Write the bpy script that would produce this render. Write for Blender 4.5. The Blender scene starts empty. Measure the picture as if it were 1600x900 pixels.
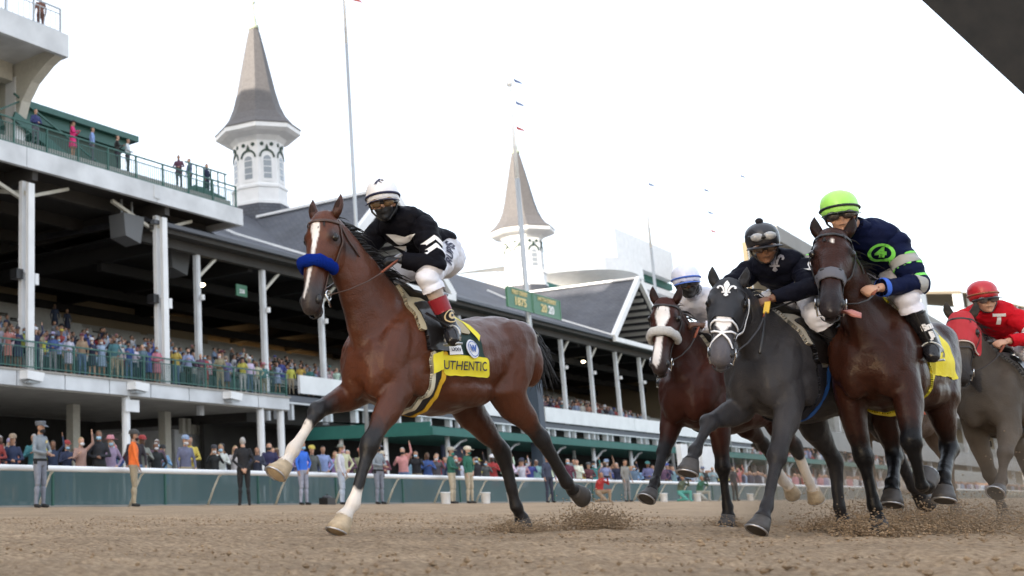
import bpy, bmesh, math, random
import numpy as np
from mathutils import Vector, Matrix, noise
from mathutils.bvhtree import BVHTree
R = math.radians
rnd = random.Random(7)
scene = bpy.context.scene
COL = scene.collection

# ---------------------------------------------------------------- camera, light, exposure
F_PX, CX, CY, PITCH, PSI, CAMH = 1720.0, 75.0, 450.0, math.atan(325/1720.0), R(46.7), 0.25
cd = bpy.data.cameras.new('camera'); cam = bpy.data.objects.new('camera', cd); COL.objects.link(cam)
cam.location = (0, 0, CAMH); cam.rotation_euler = (R(90)+PITCH, 0, PSI-R(90))
cd.sensor_width = 36.0; cd.lens = F_PX/1600*36; cd.shift_x = (800-CX)/1600.0
cd.clip_start = 0.05; cd.clip_end = 5000
cd.dof.use_dof = True; cd.dof.focus_distance = 7.6; cd.dof.aperture_fstop = 2.8
scene.camera = cam
SUN_AZ = math.atan2(0.25, -1.0); SUN_EL = R(14)
world = bpy.data.worlds.new('World'); scene.world = world; world.use_nodes = True
wn = world.node_tree; bg = wn.nodes['Background']
sky = wn.nodes.new('ShaderNodeTexSky'); sky.sky_type = 'NISHITA'; sky.sun_disc = False
sky.sun_elevation = SUN_EL; sky.sun_rotation = R(90)-SUN_AZ
sky.air_density = 1.0; sky.dust_density = 3.0; sky.ozone_density = 1.0
cmix = wn.nodes.new('ShaderNodeMix'); cmix.data_type = 'RGBA'; cmix.inputs[0].default_value = .62   # thin bright overcast veil over the sky
cmix.inputs[7].default_value = (3.7, 3.85, 4.15, 1)
wn.links.new(sky.outputs[0], cmix.inputs[6]); wn.links.new(cmix.outputs[2], bg.inputs[0]); bg.inputs[1].default_value = 0.15
sl = bpy.data.lights.new('sun', 'SUN'); sl.energy = 3.0; sl.angle = R(0.5); sl.color = (1, .9, .77)
so = bpy.data.objects.new('sun', sl); COL.objects.link(so)
sd = Vector((math.cos(SUN_AZ)*math.cos(SUN_EL), math.sin(SUN_AZ)*math.cos(SUN_EL), math.sin(SUN_EL)))
so.rotation_euler = sd.to_track_quat('Z', 'Y').to_euler()
scene.view_settings.view_transform = 'Standard'; scene.view_settings.look = 'None'
scene.view_settings.exposure = 1.72; scene.view_settings.gamma = 1.0

# ---------------------------------------------------------------- materials
def mat(name, col, rough=.7, metal=0, spec=.5, n=None, ns=8.0, nb=0.0, var=0.0, attr=None, alpha=1, emit=None, coat=0, sheen=0, coord='Object', bumpscale=None, trans=0):
    m = bpy.data.materials.new(name); m.use_nodes = True
    t = m.node_tree; b = t.nodes['Principled BSDF']
    c4 = (*col, 1) if len(col) == 3 else col
    b.inputs['Base Color'].default_value = c4; b.inputs['Roughness'].default_value = rough
    b.inputs['Metallic'].default_value = metal; b.inputs['Specular IOR Level'].default_value = spec
    b.inputs['Coat Weight'].default_value = coat; b.inputs['Sheen Weight'].default_value = sheen
    if trans: b.inputs['Transmission Weight'].default_value = trans
    if emit: b.inputs['Emission Color'].default_value = (*emit[:3], 1); b.inputs['Emission Strength'].default_value = emit[3]
    if alpha < 1: b.inputs['Alpha'].default_value = alpha
    src = None
    if attr:
        a = t.nodes.new('ShaderNodeAttribute'); a.attribute_name = attr; src = a.outputs['Color']
    if var or nb:
        tc = t.nodes.new('ShaderNodeTexCoord'); nz = t.nodes.new('ShaderNodeTexNoise')
        nz.inputs['Scale'].default_value = ns; nz.inputs['Detail'].default_value = 6
        t.links.new(tc.outputs[coord], nz.inputs['Vector'])
        if var:
            mr = t.nodes.new('ShaderNodeMapRange'); mr.inputs[1].default_value = .3; mr.inputs[2].default_value = .7
            mr.inputs[3].default_value = 1-var; mr.inputs[4].default_value = 1+var
            t.links.new(nz.outputs[0], mr.inputs[0])
            mx = t.nodes.new('ShaderNodeVectorMath'); mx.operation = 'SCALE'
            if src: t.links.new(src, mx.inputs[0])
            else: mx.inputs[0].default_value = c4[:3]
            t.links.new(mr.outputs[0], mx.inputs['Scale']); src = mx.outputs[0]
        if nb:
            n2 = nz
            if bumpscale:
                n2 = t.nodes.new('ShaderNodeTexNoise'); n2.inputs['Scale'].default_value = bumpscale; n2.inputs['Detail'].default_value = 5
                t.links.new(tc.outputs[coord], n2.inputs['Vector'])
            bp = t.nodes.new('ShaderNodeBump'); bp.inputs['Strength'].default_value = nb; bp.inputs['Distance'].default_value = .02
            t.links.new(n2.outputs[0], bp.inputs['Height']); t.links.new(bp.outputs[0], b.inputs['Normal'])
    if src: t.links.new(src, b.inputs['Base Color'])
    return m
M = {}
M['white'] = mat('white_paint', (.78,.79,.80), .5, var=.07, ns=1.3)
M['whiteold'] = mat('weathered_white_paint', (.62,.64,.66), .6, var=.16, ns=.9, nb=.1)
M['whitespire'] = mat('tower_white_paint', (.80,.80,.80), .6, var=.05, ns=2)
M['greywall'] = mat('grey_wall', (.40,.40,.38), .8, var=.12, ns=.7)
M['beige'] = mat('beige_wall', (.22,.18,.12), .9, var=.12, ns=.4)
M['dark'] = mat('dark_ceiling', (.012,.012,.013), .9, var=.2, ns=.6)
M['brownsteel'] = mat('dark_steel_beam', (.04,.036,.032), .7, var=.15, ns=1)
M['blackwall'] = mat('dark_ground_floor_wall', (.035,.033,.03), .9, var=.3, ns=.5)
M['conc'] = mat('concrete', (.33,.31,.28), .85, var=.15, ns=1.2, nb=.15)
M['green'] = mat('green_painted_steel', (.03,.11,.09), .5, var=.12, ns=2)
M['awn'] = mat('green_awning', (.02,.13,.11), .65, var=.08, ns=2)
M['slateold'] = mat('slate', (.12,.13,.15), .75)
M['bench'] = mat('bench_white', (.30,.30,.28), .6, var=.1)
M['steel'] = mat('galvanised_steel', (.45,.47,.48), .45, .6)
M['glassdark'] = mat('dark_window_glass', (.05,.06,.07), .1)
M['glasspale'] = mat('pale_window_glass', (.30,.33,.36), .12)
M['gold'] = mat('gold_letters', (.65,.52,.22), .5)
M['signgreen'] = mat('sign_green', (.05,.17,.10), .5)
M['black'] = mat('black_paint', (.012,.012,.014), .4)
M['seatgreen'] = mat('green_seats', (.02,.06,.065), .5, var=.3, ns=3)
M['trimgreen'] = mat('trim_green', (.03,.06,.045), .6)
M['cream'] = mat('cream_steel', (.55,.53,.46), .6, var=.08)

def slate_mat():
    m = bpy.data.materials.new('slate_shingle'); m.use_nodes = True; t = m.node_tree; b = t.nodes['Principled BSDF']
    tc = t.nodes.new('ShaderNodeTexCoord'); br = t.nodes.new('ShaderNodeTexBrick')
    mp = t.nodes.new('ShaderNodeMapping'); t.links.new(tc.outputs['UV'], mp.inputs[0])
    br.inputs['Color1'].default_value = (.075,.082,.10,1); br.inputs['Color2'].default_value = (.10,.105,.12,1)
    br.inputs['Mortar'].default_value = (.045,.045,.055,1); br.inputs['Scale'].default_value = 1
    br.inputs['Brick Width'].default_value = .35; br.inputs['Row Height'].default_value = .22; br.inputs['Mortar Size'].default_value = .015
    t.links.new(mp.outputs[0], br.inputs[0])
    nz = t.nodes.new('ShaderNodeTexNoise'); nz.inputs['Scale'].default_value = .35; nz.inputs['Detail'].default_value = 5
    t.links.new(tc.outputs['UV'], nz.inputs[0])
    mr = t.nodes.new('ShaderNodeMapRange'); mr.inputs[1].default_value=.3; mr.inputs[2].default_value=.7; mr.inputs[3].default_value = .75; mr.inputs[4].default_value = 1.25
    t.links.new(nz.outputs[0], mr.inputs[0])
    mx = t.nodes.new('ShaderNodeVectorMath'); mx.operation = 'SCALE'
    t.links.new(br.outputs[0], mx.inputs[0]); t.links.new(mr.outputs[0], mx.inputs['Scale']); t.links.new(mx.outputs[0], b.inputs['Base Color'])
    b.inputs['Roughness'].default_value = .7
    return m
M['slate'] = slate_mat()
M['spire_slate'] = mat('spire_shingle', (.125,.118,.118), .75, var=.15, ns=6)

# ---------------------------------------------------------------- object helpers
def tag(o, label=None, cat=None, group=None, kind=None):
    if label: o['label'] = label
    if cat: o['category'] = cat
    if group: o['group'] = group
    if kind: o['kind'] = kind
    return o
def empty(name, loc=(0,0,0), rz=0, label=None, cat=None, group=None):
    o = bpy.data.objects.new(name, None); COL.objects.link(o); o.location = loc; o.rotation_euler = (0,0,rz)
    o.empty_display_size = .2
    return tag(o, label, cat, group)
def link(name, me, mats, parent=None, smooth=False):
    o = bpy.data.objects.new(name, me); COL.objects.link(o)
    if not isinstance(mats, (list, tuple)): mats = [mats]
    for m in mats: me.materials.append(m)
    if parent: o.parent = parent
    if smooth: me.polygons.foreach_set('use_smooth', [True]*len(me.polygons))
    return o
class MB:
    def __init__(s): s.v = []; s.f = []; s.mi = []; s.cur = 0; s.uv = {}
    def mesh(s, name):
        me = bpy.data.meshes.new(name); me.from_pydata([tuple(p) for p in s.v], [], s.f)
        if any(s.mi): me.polygons.foreach_set('material_index', s.mi)
        me.update(); return me
    def build(s, name, mats, parent=None, smooth=False):
        me = s.mesh(name); o = link(name, me, mats, parent, smooth); return o
    def add(s, vs, fs):
        b = len(s.v); s.v += vs
        for f in fs: s.f.append([i+b for i in f]); s.mi.append(s.cur)
        return s
    def box(s, x0, x1, y0, y1, z0, z1):
        return s.add([(x0,y0,z0),(x1,y0,z0),(x1,y1,z0),(x0,y1,z0),(x0,y0,z1),(x1,y0,z1),(x1,y1,z1),(x0,y1,z1)],
            [(0,3,2,1),(4,5,6,7),(0,1,5,4),(1,2,6,5),(2,3,7,6),(3,0,4,7)])
    def bar(s, a, b, w, h=None, up=(0,0,1)):
        a = Vector(a); b = Vector(b); h = h or w; d = (b-a).normalized(); u = Vector(up)
        if abs(d.dot(u)) > .98: u = Vector((1,0,0))
        l = d.cross(u).normalized(); u = l.cross(d)
        vs = [p + l*(i*w/2) + u*(j*h/2) for p in (a, b) for i, j in ((-1,-1),(1,-1),(1,1),(-1,1))]
        return s.add(vs, [(3,2,1,0),(4,5,6,7),(0,1,5,4),(1,2,6,5),(2,3,7,6),(3,0,4,7)])
    def tube(s, pts, rs, n=8, cap=True, flat=1.0, updir=(0,0,1)):
        pts = [Vector(p) for p in pts]
        if not hasattr(rs, '__len__'): rs = [rs]*len(pts)
        b = len(s.v); up = Vector(updir); k = len(pts)
        for i, p in enumerate(pts):
            d = (pts[min(i+1,k-1)] - pts[max(i-1,0)]).normalized()
            l = d.cross(up)
            if l.length < .05: l = d.cross(Vector((1,0,.1)))
            l.normalize(); u = l.cross(d)
            for j in range(n):
                a = 2*math.pi*j/n
                s.v.append(p + l*(math.cos(a)*rs[i]) + u*(math.sin(a)*rs[i]*flat))
        for i in range(k-1):
            for j in range(n):
                j2 = (j+1) % n
                s.f.append([b+i*n+j, b+i*n+j2, b+(i+1)*n+j2, b+(i+1)*n+j]); s.mi.append(s.cur)
        if cap:
            s.f.append([b+j for j in range(n)][::-1]); s.mi.append(s.cur)
            s.f.append([b+(k-1)*n+j for j in range(n)]); s.mi.append(s.cur)
        return s
    def loft(s, rings):
        """rings: (centre, u, v, ru, rv)"""
        n = 16; b = len(s.v); k = len(rings)
        for c, u, v, ru, rv in rings:
            c = Vector(c)
            for j in range(n):
                a = 2*math.pi*j/n; s.v.append(c + u*(math.cos(a)*ru) + v*(math.sin(a)*rv))
        for i in range(k-1):
            for j in range(n):
                j2 = (j+1) % n; s.f.append([b+i*n+j, b+i*n+j2, b+(i+1)*n+j2, b+(i+1)*n+j]); s.mi.append(s.cur)
        s.f.append([b+j for j in range(n)][::-1]); s.mi.append(s.cur)
        s.f.append([b+(k-1)*n+j for j in range(n)]); s.mi.append(s.cur)
        return s
    def ell(s, c, r, rot=None, n=12, m=8):
        c = Vector(c); b = len(s.v); rot = rot or Matrix.Identity(3)
        s.v.append(c + rot @ Vector((0,0,r[2])))
        for i in range(1, m):
            th = math.pi*i/m
            for j in range(n):
                a = 2*math.pi*j/n
                s.v.append(c + rot @ Vector((math.sin(th)*math.cos(a)*r[0], math.sin(th)*math.sin(a)*r[1], math.cos(th)*r[2])))
        s.v.append(c + rot @ Vector((0,0,-r[2])))
        e = b+1+(m-1)*n
        for j in range(n):
            j2 = (j+1) % n
            s.f.append([b, b+1+j, b+1+j2]); s.mi.append(s.cur)
            s.f.append([e, e-n+j2, e-n+j]); s.mi.append(s.cur)
            for i in range(m-2):
                q = b+1+i*n; s.f.append([q+j, q+n+j, q+n+j2, q+j2]); s.mi.append(s.cur)
        return s
    def prism(s, pts2, y0, y1, T=None):
        """polygon in (x,z), extruded along y"""
        n = len(pts2); vs = [Vector((x,y0,z)) for x,z in pts2] + [Vector((x,y1,z)) for x,z in pts2]
        if T: vs = [T @ v for v in vs]
        return s.add(vs, [list(range(n))[::-1], list(range(n,2*n))] + [[i,(i+1)%n,n+(i+1)%n,n+i] for i in range(n)])
def nrand(a, b): return rnd.uniform(a, b)
def uvbox(me, planes=('x','z')):
    uv = me.uv_layers.new(name='UVMap')
    for p in me.polygons:
        nrm = p.normal
        h = Vector((0,0,1)).cross(nrm)
        if h.length < .05: h = Vector((1,0,0))
        h.normalize(); v = nrm.cross(h)
        for li in p.loop_indices:
            co = me.vertices[me.loops[li].vertex_index].co
            uv.data[li].uv = (co.dot(h), co.dot(v))
# ================================================================ GROUND
def ground():
    m = bpy.data.materials.new('track_dirt'); m.use_nodes = True; t = m.node_tree; b = t.nodes['Principled BSDF']
    tc = t.nodes.new('ShaderNodeTexCoord')
    def nz(sc, det=8, rgh=.6):
        n = t.nodes.new('ShaderNodeTexNoise'); n.inputs['Scale'].default_value = sc; n.inputs['Detail'].default_value = det; n.inputs['Roughness'].default_value = rgh
        t.links.new(tc.outputs['Object'], n.inputs['Vector']); return n
    a = nz(34); c = nz(1.1, 4); 
    cr = t.nodes.new('ShaderNodeValToRGB'); e = cr.color_ramp.elements
    e[0].position = .3; e[0].color = (.235,.165,.105,1); e[1].position = .68; e[1].color = (.56,.42,.285,1)
    t.links.new(a.outputs[0], cr.inputs[0])
    mr = t.nodes.new('ShaderNodeMapRange'); mr.inputs[1].default_value=.35; mr.inputs[2].default_value=.65; mr.inputs[3].default_value = .82; mr.inputs[4].default_value = 1.12
    t.links.new(c.outputs[0], mr.inputs[0])
    mx = t.nodes.new('ShaderNodeVectorMath'); mx.operation = 'SCALE'
    t.links.new(cr.outputs[0], mx.inputs[0]); t.links.new(mr.outputs[0], mx.inputs['Scale']); t.links.new(mx.outputs[0], b.inputs['Base Color'])
    b.inputs['Roughness'].default_value = .95; b.inputs['Specular IOR Level'].default_value = .15
    d = nz(70, 6, .75); bp = t.nodes.new('ShaderNodeBump'); bp.inputs['Strength'].default_value = .9; bp.inputs['Distance'].default_value = .03
    t.links.new(d.outputs[0], bp.inputs['Height']); t.links.new(bp.outputs[0], b.inputs['Normal'])
    M['dirt'] = m
    # base sheet to the horizon
    g = MB(); g.add([(-3000,-3000,-.06),(3000,-3000,-.06),(3000,3000,-.06),(-3000,3000,-.06)], [(0,1,2,3)])
    tag(g.build('ground', mat('far_ground', (.22,.20,.16), .95)), kind='structure')
    # track sheet with harrow marks and clods near the horses
    xs = np.concatenate([np.linspace(-60, 1, 40, endpoint=False), np.arange(1, 15, .026), np.geomspace(15, 400, 120)])
    ys = np.concatenate([np.linspace(-6, 0.4, 10, endpoint=False), np.arange(.4, 9.5, .026), np.linspace(9.6, 18.7, 40)])
    X, Y = np.meshgrid(xs, ys, indexing='ij')
    rs = np.random.RandomState(3)
    def vnoise(X, Y, s, seed):
        r = np.random.RandomState(seed); T = r.rand(257, 257)
        u = X/s; v = Y/s; i = np.floor(u).astype(int); j = np.floor(v).astype(int); fu = u-i; fv = v-j
        fu = fu*fu*(3-2*fu); fv = fv*fv*(3-2*fv); i %= 256; j %= 256
        return (T[i,j]*(1-fu)+T[i+1,j]*fu)*(1-fv)+(T[i,j+1]*(1-fu)+T[i+1,j+1]*fu)*fv
    near = np.clip((16-X)/3, 0, 1)*np.clip((X+1)/2, 0, 1)*np.clip((10-Y)/1.5, 0, 1)*np.clip((Y+.2)/.6, 0, 1)
    Z = (vnoise(X,Y,.9,1)-.5)*.03 + ((vnoise(X,Y,.23,2)-.5)*.014 + (vnoise(X,Y,.08,4)-.5)*.015 + np.maximum(0, vnoise(X,Y,.06,5)-.65)*.035
         + np.sin((Y+vnoise(X,Y,1.5,6)*.3)*2*np.pi/.16)*.005)*near
    nx, ny = X.shape
    vs = np.stack([X, Y, Z], -1).reshape(-1, 3)
    idx = np.arange(nx*ny).reshape(nx, ny)
    q = np.stack([idx[:-1,:-1], idx[1:,:-1], idx[1:,1:], idx[:-1,1:]], -1).reshape(-1, 4)
    me = bpy.data.meshes.new('dirt_track'); me.vertices.add(len(vs)); me.vertices.foreach_set('co', vs.ravel())
    me.loops.add(q.size); me.loops.foreach_set('vertex_index', q.ravel()); me.polygons.add(len(q))
    me.polygons.foreach_set('loop_start', np.arange(0, q.size, 4)); me.update(calc_edges=True); me.validate()
    tag(link('dirt_track', me, m, smooth=True), kind='structure')
    ap = MB(); ap.box(-60, 400, 18.75, 60, -.05, .03); tag(ap.build('concrete_apron', M['conc']), kind='structure')
ground()

def lump(c, r, mb, rr):
    """small irregular clod"""
    vs = []; 
    for (x,y,z) in ((1,0,0),(-1,0,0),(0,1,0),(0,-1,0),(0,0,1),(0,0,-1)):
        k = r*rr.uniform(.6,1.3); vs.append((c[0]+x*k+rr.uniform(-.3,.3)*r, c[1]+y*k+rr.uniform(-.3,.3)*r, c[2]+z*k*.8))
    mb.add(vs, [(0,2,4),(2,1,4),(1,3,4),(3,0,4),(2,0,5),(1,2,5),(3,1,5),(0,3,5)])
rr = random.Random(11)
cl = MB()
for i in range(9000):
    x = rr.uniform(1, 15); y = rr.uniform(.4, 9.5)
    if y > x*1.15+.5: continue
    lump((x, y, rr.uniform(-.004,.012)), abs(rr.gauss(0,.006))+.003, cl, rr)
tag(cl.build('dirt_clods', M['dirt']), kind='stuff', label='loose brown clods lying on the harrowed dirt track', cat='clods')

# ================================================================ RAIL AND FENCE
def rail():
    t = empty('track_rail', (0,18.3,0), label='long white racetrack rail on curved posts in front of the crowd', cat='rail')
    p = MB(); p.tube([(x,18.22,.86) for x in (-10,20,40,60,90,140,220,400)], .072, 10, flat=.95)
    o = p.build('handrail', M['white'], None, True); o.parent = t; o.matrix_parent_inverse = t.matrix_world.inverted(); o.location = (0,-18.3,0)
    for i in range(62):
        x = 14.3+i*3.05 if i < 20 else 14.3+i*3.05
        q = MB(); q.tube([(x,18.24,.80),(x,18.33,.74),(x,18.5,.45),(x,18.72,0)], [.024,.024,.026,.03], 6)
        o = q.build('post', M['cream'], t, True); o.location = (0,-18.3,0)
    m = bpy.data.materials.new('green_mesh_screen'); m.use_nodes = True; n = m.node_tree; b = n.nodes['Principled BSDF']
    b.inputs['Base Color'].default_value = (.07,.14,.15,1); b.inputs['Roughness'].default_value = .5; b.inputs['Alpha'].default_value = .68
    t2 = empty('mesh_fence', (0,18.95,0), label='low green see-through screen fence on posts behind the white rail', cat='fence')
    for i in range(52):
        x = 14+i*4
        s = MB(); s.box(x+.04, x+3.96, 18.94, 18.96, .04, .82); o = s.build('panel', m, t2); o.location = (0,-18.95,0)
        s = MB(); s.box(x-.03, x+.03, 18.91, 18.99, 0, .86); o = s.build('fence_post', M['green'], t2); o.location = (0,-18.95,0)
    # near rail over the lens, top right of the view
    t = empty('track_rail', (1.9,.1,0), label='dark underside of the near rail cutting across the top right corner', cat='rail')
    a = Vector((6.8216,0.7588,2.7294)); b = Vector((7.2621,0.4666,2.2559)); d = (b-a).normalized()
    w = Vector((0.393,-0.559,0.727))*.62
    a2 = a-d*.5; b2 = b+d*.5; th = Vector((0.935,0.104,0.340))*.12
    s = MB(); s.add([a2,b2,b2+w,a2+w,a2+th,b2+th,b2+w+th,a2+w+th], [(0,3,2,1),(4,5,6,7),(0,1,5,4),(1,2,6,5),(2,3,7,6),(3,0,4,7)])
    o = s.build('rail_cover', mat('dark_rail', (.012,.010,.008), .8, var=.5, ns=9), t); o.location = -t.location  # near-black brown cover, tone varied by noise
rail()

# ================================================================ LEFT BLOCK
def grp(parent, name, mb, m, smooth=False, loc=None):
    o = mb.build(name, m, parent, smooth)
    o.location = tuple(-c for c in parent.location)
    return o
YL = 31.5
def left_block():
    t = empty('grandstand', (30,YL,0), label='three level grandstand block with white fascias and paired white columns at the left', cat='grandstand')
    g = lambda n, mb, m: grp(t, n, mb, m)
    # lower fascia in panels
    f = MB(); x = 46.1
    while x > -30: f.box(x-2.55, x-.03, YL, YL+.15, 4.42, 5.02); x -= 2.58
    g('fascia', f, M['whiteold'])
    f = MB(); f.box(-30, 46.14, YL-.06, YL+.3, 5.0, 5.08); f.box(-30,46.1,YL+.14,YL+.22,4.36,5.0); g('deck_edge', f, M['conc'])
    f = MB(); f.box(-30, 46.1, YL+.22, 60, 4.45, 4.98); g('deck', f, M['conc'])
    # upper fascia / deck
    f = MB(); 
    for a, b in ((-30,8),(8.03,20),(20.03,28.5),(28.53,36.4),(36.43,42.8)): f.box(a, b, YL, YL+.2, 13.22, 14.05)
    f.box(42.6,42.8,YL+.2,44,13.22,14.05)
    f.box(36.2,36.6,YL-.04,YL,13.4,14.0)
    g('fascia', f, M['whiteold'])
    f = MB(); f.box(-30, 42.6, YL+.2, 52, 13.55, 13.95); g('deck', f, M['brownsteel'])
    f = MB()
    for y in (33.5, 37, 41, 46): f.box(-30, 42.4, y, y+.3, 13.0, 13.55)
    for i in range(9):
        x = 37.2-8.2*i+.2; f.box(x-.15, x+.15, YL+.25, 52, 12.85, 13.5)
    g('beams', f, M['brownsteel'])
    f = MB(); f.box(-30,42.5,32.0,33.3,14.05,14.5); g('terrace_kerb', f, M['greywall'])
    # top deck: fascia, slab, haunch brackets, unseen tall shade block to the left
    f = MB(); f.box(-30, 30.9, YL, YL+.2, 18.55, 19.56); f.box(30.7,30.9,YL+.2,44,18.55,19.56); g('fascia', f, M['whiteold'])
    f = MB(); f.box(-30, 30.7, YL+.2, 46, 18.9, 19.4); g('deck', f, M['whiteold'])
    f = MB()
    for x in (30.3, 22.1, 13.9):
        prof = [(31.6,18.9),(31.6,18.6),(32.3,18.35),(33.2,17.8),(33.8,17.1),(34.15,16.2),(34.9,16.2),(35.3,17.0),(36.1,17.9),(38,18.6),(38,18.9)]
        f.add([(x,y,z) for y,z in prof]+[(x+.5,y,z) for y,z in prof], [list(range(11))[::-1], list(range(11,22))]+[[i,(i+1)%11,11+(i+1)%11,11+i] for i in range(11)])
    f.box(-30,30.2,34.3,34.8,18.1,18.9)
    g('haunch', f, M['cream'])
    for x in (30.25, 22.05, 13.85): f = MB(); f.box(x, x+.6, 34.2, 34.85, 14, 18.3); g('column', f, M['white'])
    f = MB(); f.box(-160, 21, 42, 75, 0, 37); g('shade_block', f, M['greywall'])  # unseen mass, extent and height set to shade track and lower spires
    f = MB(); f.box(-160, 21, 31.9, 42, 22, 37); g('shade_block', f, M['greywall'])
    # columns
    for i in range(6):
        x = 37.0-8.2*i
        c = MB(); c.box(x+.05, x+.38, YL+.25, YL+.42, 5.0, 12.7); c.box(x+.03, x+.36, YL+.62, YL+.82, 5.0, 12.85)
        c.box(x+.1, x+.3, YL+.42, YL+.62, 9, 9.15)
        cc = g('column', c, M['white'])
        br = MB(); br.bar((x+.2,YL+.9,12.2),(x-2.6,YL+.9,13.1),.14); br.bar((x+.2,YL+.9,12.2),(x+2.9,YL+.9,13.1),.14); br.bar((x+.2,YL+.4,12.3),(x+.2,YL+3.6,13.1),.16)
        b2 = br.build('brace', M['cream'], cc)
        bx = MB(); bx.box(x+.42, x+.62, YL+.25, YL+.55, 8.55, 9.0); bx.build('junction_box', M['white'], cc)
        bx = MB(); bx.box(x-.35, x, YL+.5, YL+.9, 8.75, 9.15); bx.build('floodlight', M['black'], cc)
    # ground level posts
    for x in (28.6,34.3,43.85,45.5,20,12):
        c = MB(); y = YL+.3 if x != 28.6 else 34; c.tube([(x+.2,y,0),(x+.2,y,4.45)], .18, 10)
        if x==34.3: c.box(x-.1,x+.75,YL+.02,YL+.1,3.75,4.25)
        g('post', c, M['white'])
    for x in (30.2,42.5,36,24): 
        c = MB(); c.box(x, x+.45, 36.5, 36.95, 0, 4.5); g('post', c, M['cream'])
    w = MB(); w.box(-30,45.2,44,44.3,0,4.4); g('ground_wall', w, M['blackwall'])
    w = MB(); w.box(45.0,52,38,38.25,0,3.7); w.box(45.0,45.2,38.2,44,0,3.7); g('white_wall', w, M['whiteold'])
    s = MB()
    for i in range(14): s.box(45.3+i*.45,45.55+i*.45,37.7,37.95,3.5,4.3)
    g('slatted_screen', s, M['cream'])
    # back wall, end wall upstairs
    w = MB(); w.box(-30, 60, 47.5, 47.8, 5, 12.2); g('back_wall', w, M['beige'])
    # benches
    s = MB(); st = MB()
    for i in range(15):
        y = 34.2+i*.85; z = 5.3+i*.38
        st.box(-20, 44, y-.2, y+.85, z-.75, z-.38)
        for k in range(10):
            s.box(44-6.2*k-5.6, 44-6.2*k, y, y+.28, z, z+.05); s.box(44-6.2*k-5.6, 44-6.2*k, y+.33, y+.37, z+.2, z+.42)
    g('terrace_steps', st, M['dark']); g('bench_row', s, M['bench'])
    # box seats in the front (dark green chairs)
    sm = MB(); sm.box(0,.5,.35,.42,.32,.88); sm.box(0,.5,0,.38,.29,.35); sm.box(.2,.3,.1,.3,0,.3); sme = sm.mesh('seat'); sme.materials.append(M['seatgreen'])
    for y in (32.6, 33.5):
        for i in range(50):
            o = bpy.data.objects.new('seat', sme); COL.objects.link(o); o.parent = t; o.location = (44.5-i*.62-t.location.x, y-t.location.y, 5.03)
    return t
LB = left_block()

def railing(name, x0, x1, y, z, h, label, posts=2.05, bal=.14, parent=None, m='green', extra=None):
    t = empty(name, (x0, y, z), label=label, cat='railing')
    f = MB(); f.bar((x0,y,z+h),(x1,y,z+h),.06); f.bar((x0,y,z+.12),(x1,y,z+.12),.045)
    f.bar((x0,y,z+h*.8),(x1,y,z+h*.8),.035); grp(t, 'handrail', f, M[m])
    n = int((x1-x0)/posts)
    for i in range(n+1): f = MB(); x = x0+(x1-x0)*i/n; f.box(x-.035, x+.035, y-.035, y+.035, z, z+h); grp(t, 'post', f, M[m])
    if bal:
        f = MB(); x = x0
        while x < x1: f.box(x-.011, x+.011, y-.011, y+.011, z+.12, z+h*.8); x += bal
        grp(t, 'balusters', f, M[m])
    return t
railing('balcony_railing', 8, 46.0, YL+.1, 5.08, 1.12, 'green baluster railing along the crowded lower balcony')
railing('terrace_railing', 8, 42.6, YL+.25, 14.05, 1.15, 'green railing with posts along the open upper terrace', posts=1.75)
railing('roof_railing', 12, 30.6, YL+.2, 19.56, 1.15, 'thin grey railing on the topmost deck at upper left', posts=1.5, bal=.3, m='steel')
# stair and canopy on the terrace
t = empty('terrace_stair', (38,34,14), label='dark green stair descending to the upper terrace behind the railing', cat='stair')
s = MB()
for i in range(12): s.box(30.5+i*.45, 31.0+i*.45, 34, 35.6, 16.3-i*.2, 16.4-i*.2)
s.bar((30,34,16.4),(36.2,34,14),.12,.4); s.bar((30,34,17.4),(36.2,34,15),.07,.07); s.bar((27,34,15.2),(31,34,17.5),.07,.07)
grp(t, 'stair_flight', s, M['green'])
s = MB(); s.add([(41.2,32.2,14),(42.4,32.2,14),(42.4,32.2,14.7),(40,32.2,14.9),(38.6,32.2,14.2)], [(0,1,2,3,4)]); s.prism([(38.2,14.05),(42.4,14.05),(42.4,14.75),(40.6,14.95)], 32.3, 33.4)
for i in range(6): s.bar((39.6+i*.55,32.2,14.6),(39.6+i*.55,32.2,15.9),.05)
s.bar((39.3,32.2,15.9),(42.5,32.2,15.9),.06)
grp(t, 'stair_cover', s, M['green'])
t = empty('terrace_canopy', (38,37,14), label='dark green flat canopy roof over the upper terrace at left', cat='canopy')
s = MB(); s.box(-10,40.3,36,42,18.0,18.3); s.box(-10,39.9,36.3,42,17.5,18.0); grp(t, 'canopy_roof', s, M['green'])
s = MB(); s.box(-10,39.6,36.6,41.5,14.1,17.5); grp(t, 'canopy_wall', s, M['trimgreen'])
# terrace furniture: white chairs
wc = MB(); 
wc.box(-.22,.22,-.2,.22,.42,.46); wc.box(-.22,.22,.2,.24,.46,.9)
for a in (-.19,.19):
    for b in (-.18,.2): wc.box(a-.02,a+.02,b-.02,b+.02,0,.42)
wcm = wc.mesh('terrace_chair'); wcm.materials.append(M['steel'])
for i in range(12):
    o = bpy.data.objects.new('terrace_chair', wcm); COL.objects.link(o); o.location = (36.5+i*.42, 33.6+(i%2)*.5, 14.05); o.rotation_euler = (0,0,nrand(-.6,.6))
    tag(o, 'small pale metal chair standing among others behind the terrace railing', 'chair', 'chairs on the upper terrace')
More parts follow.
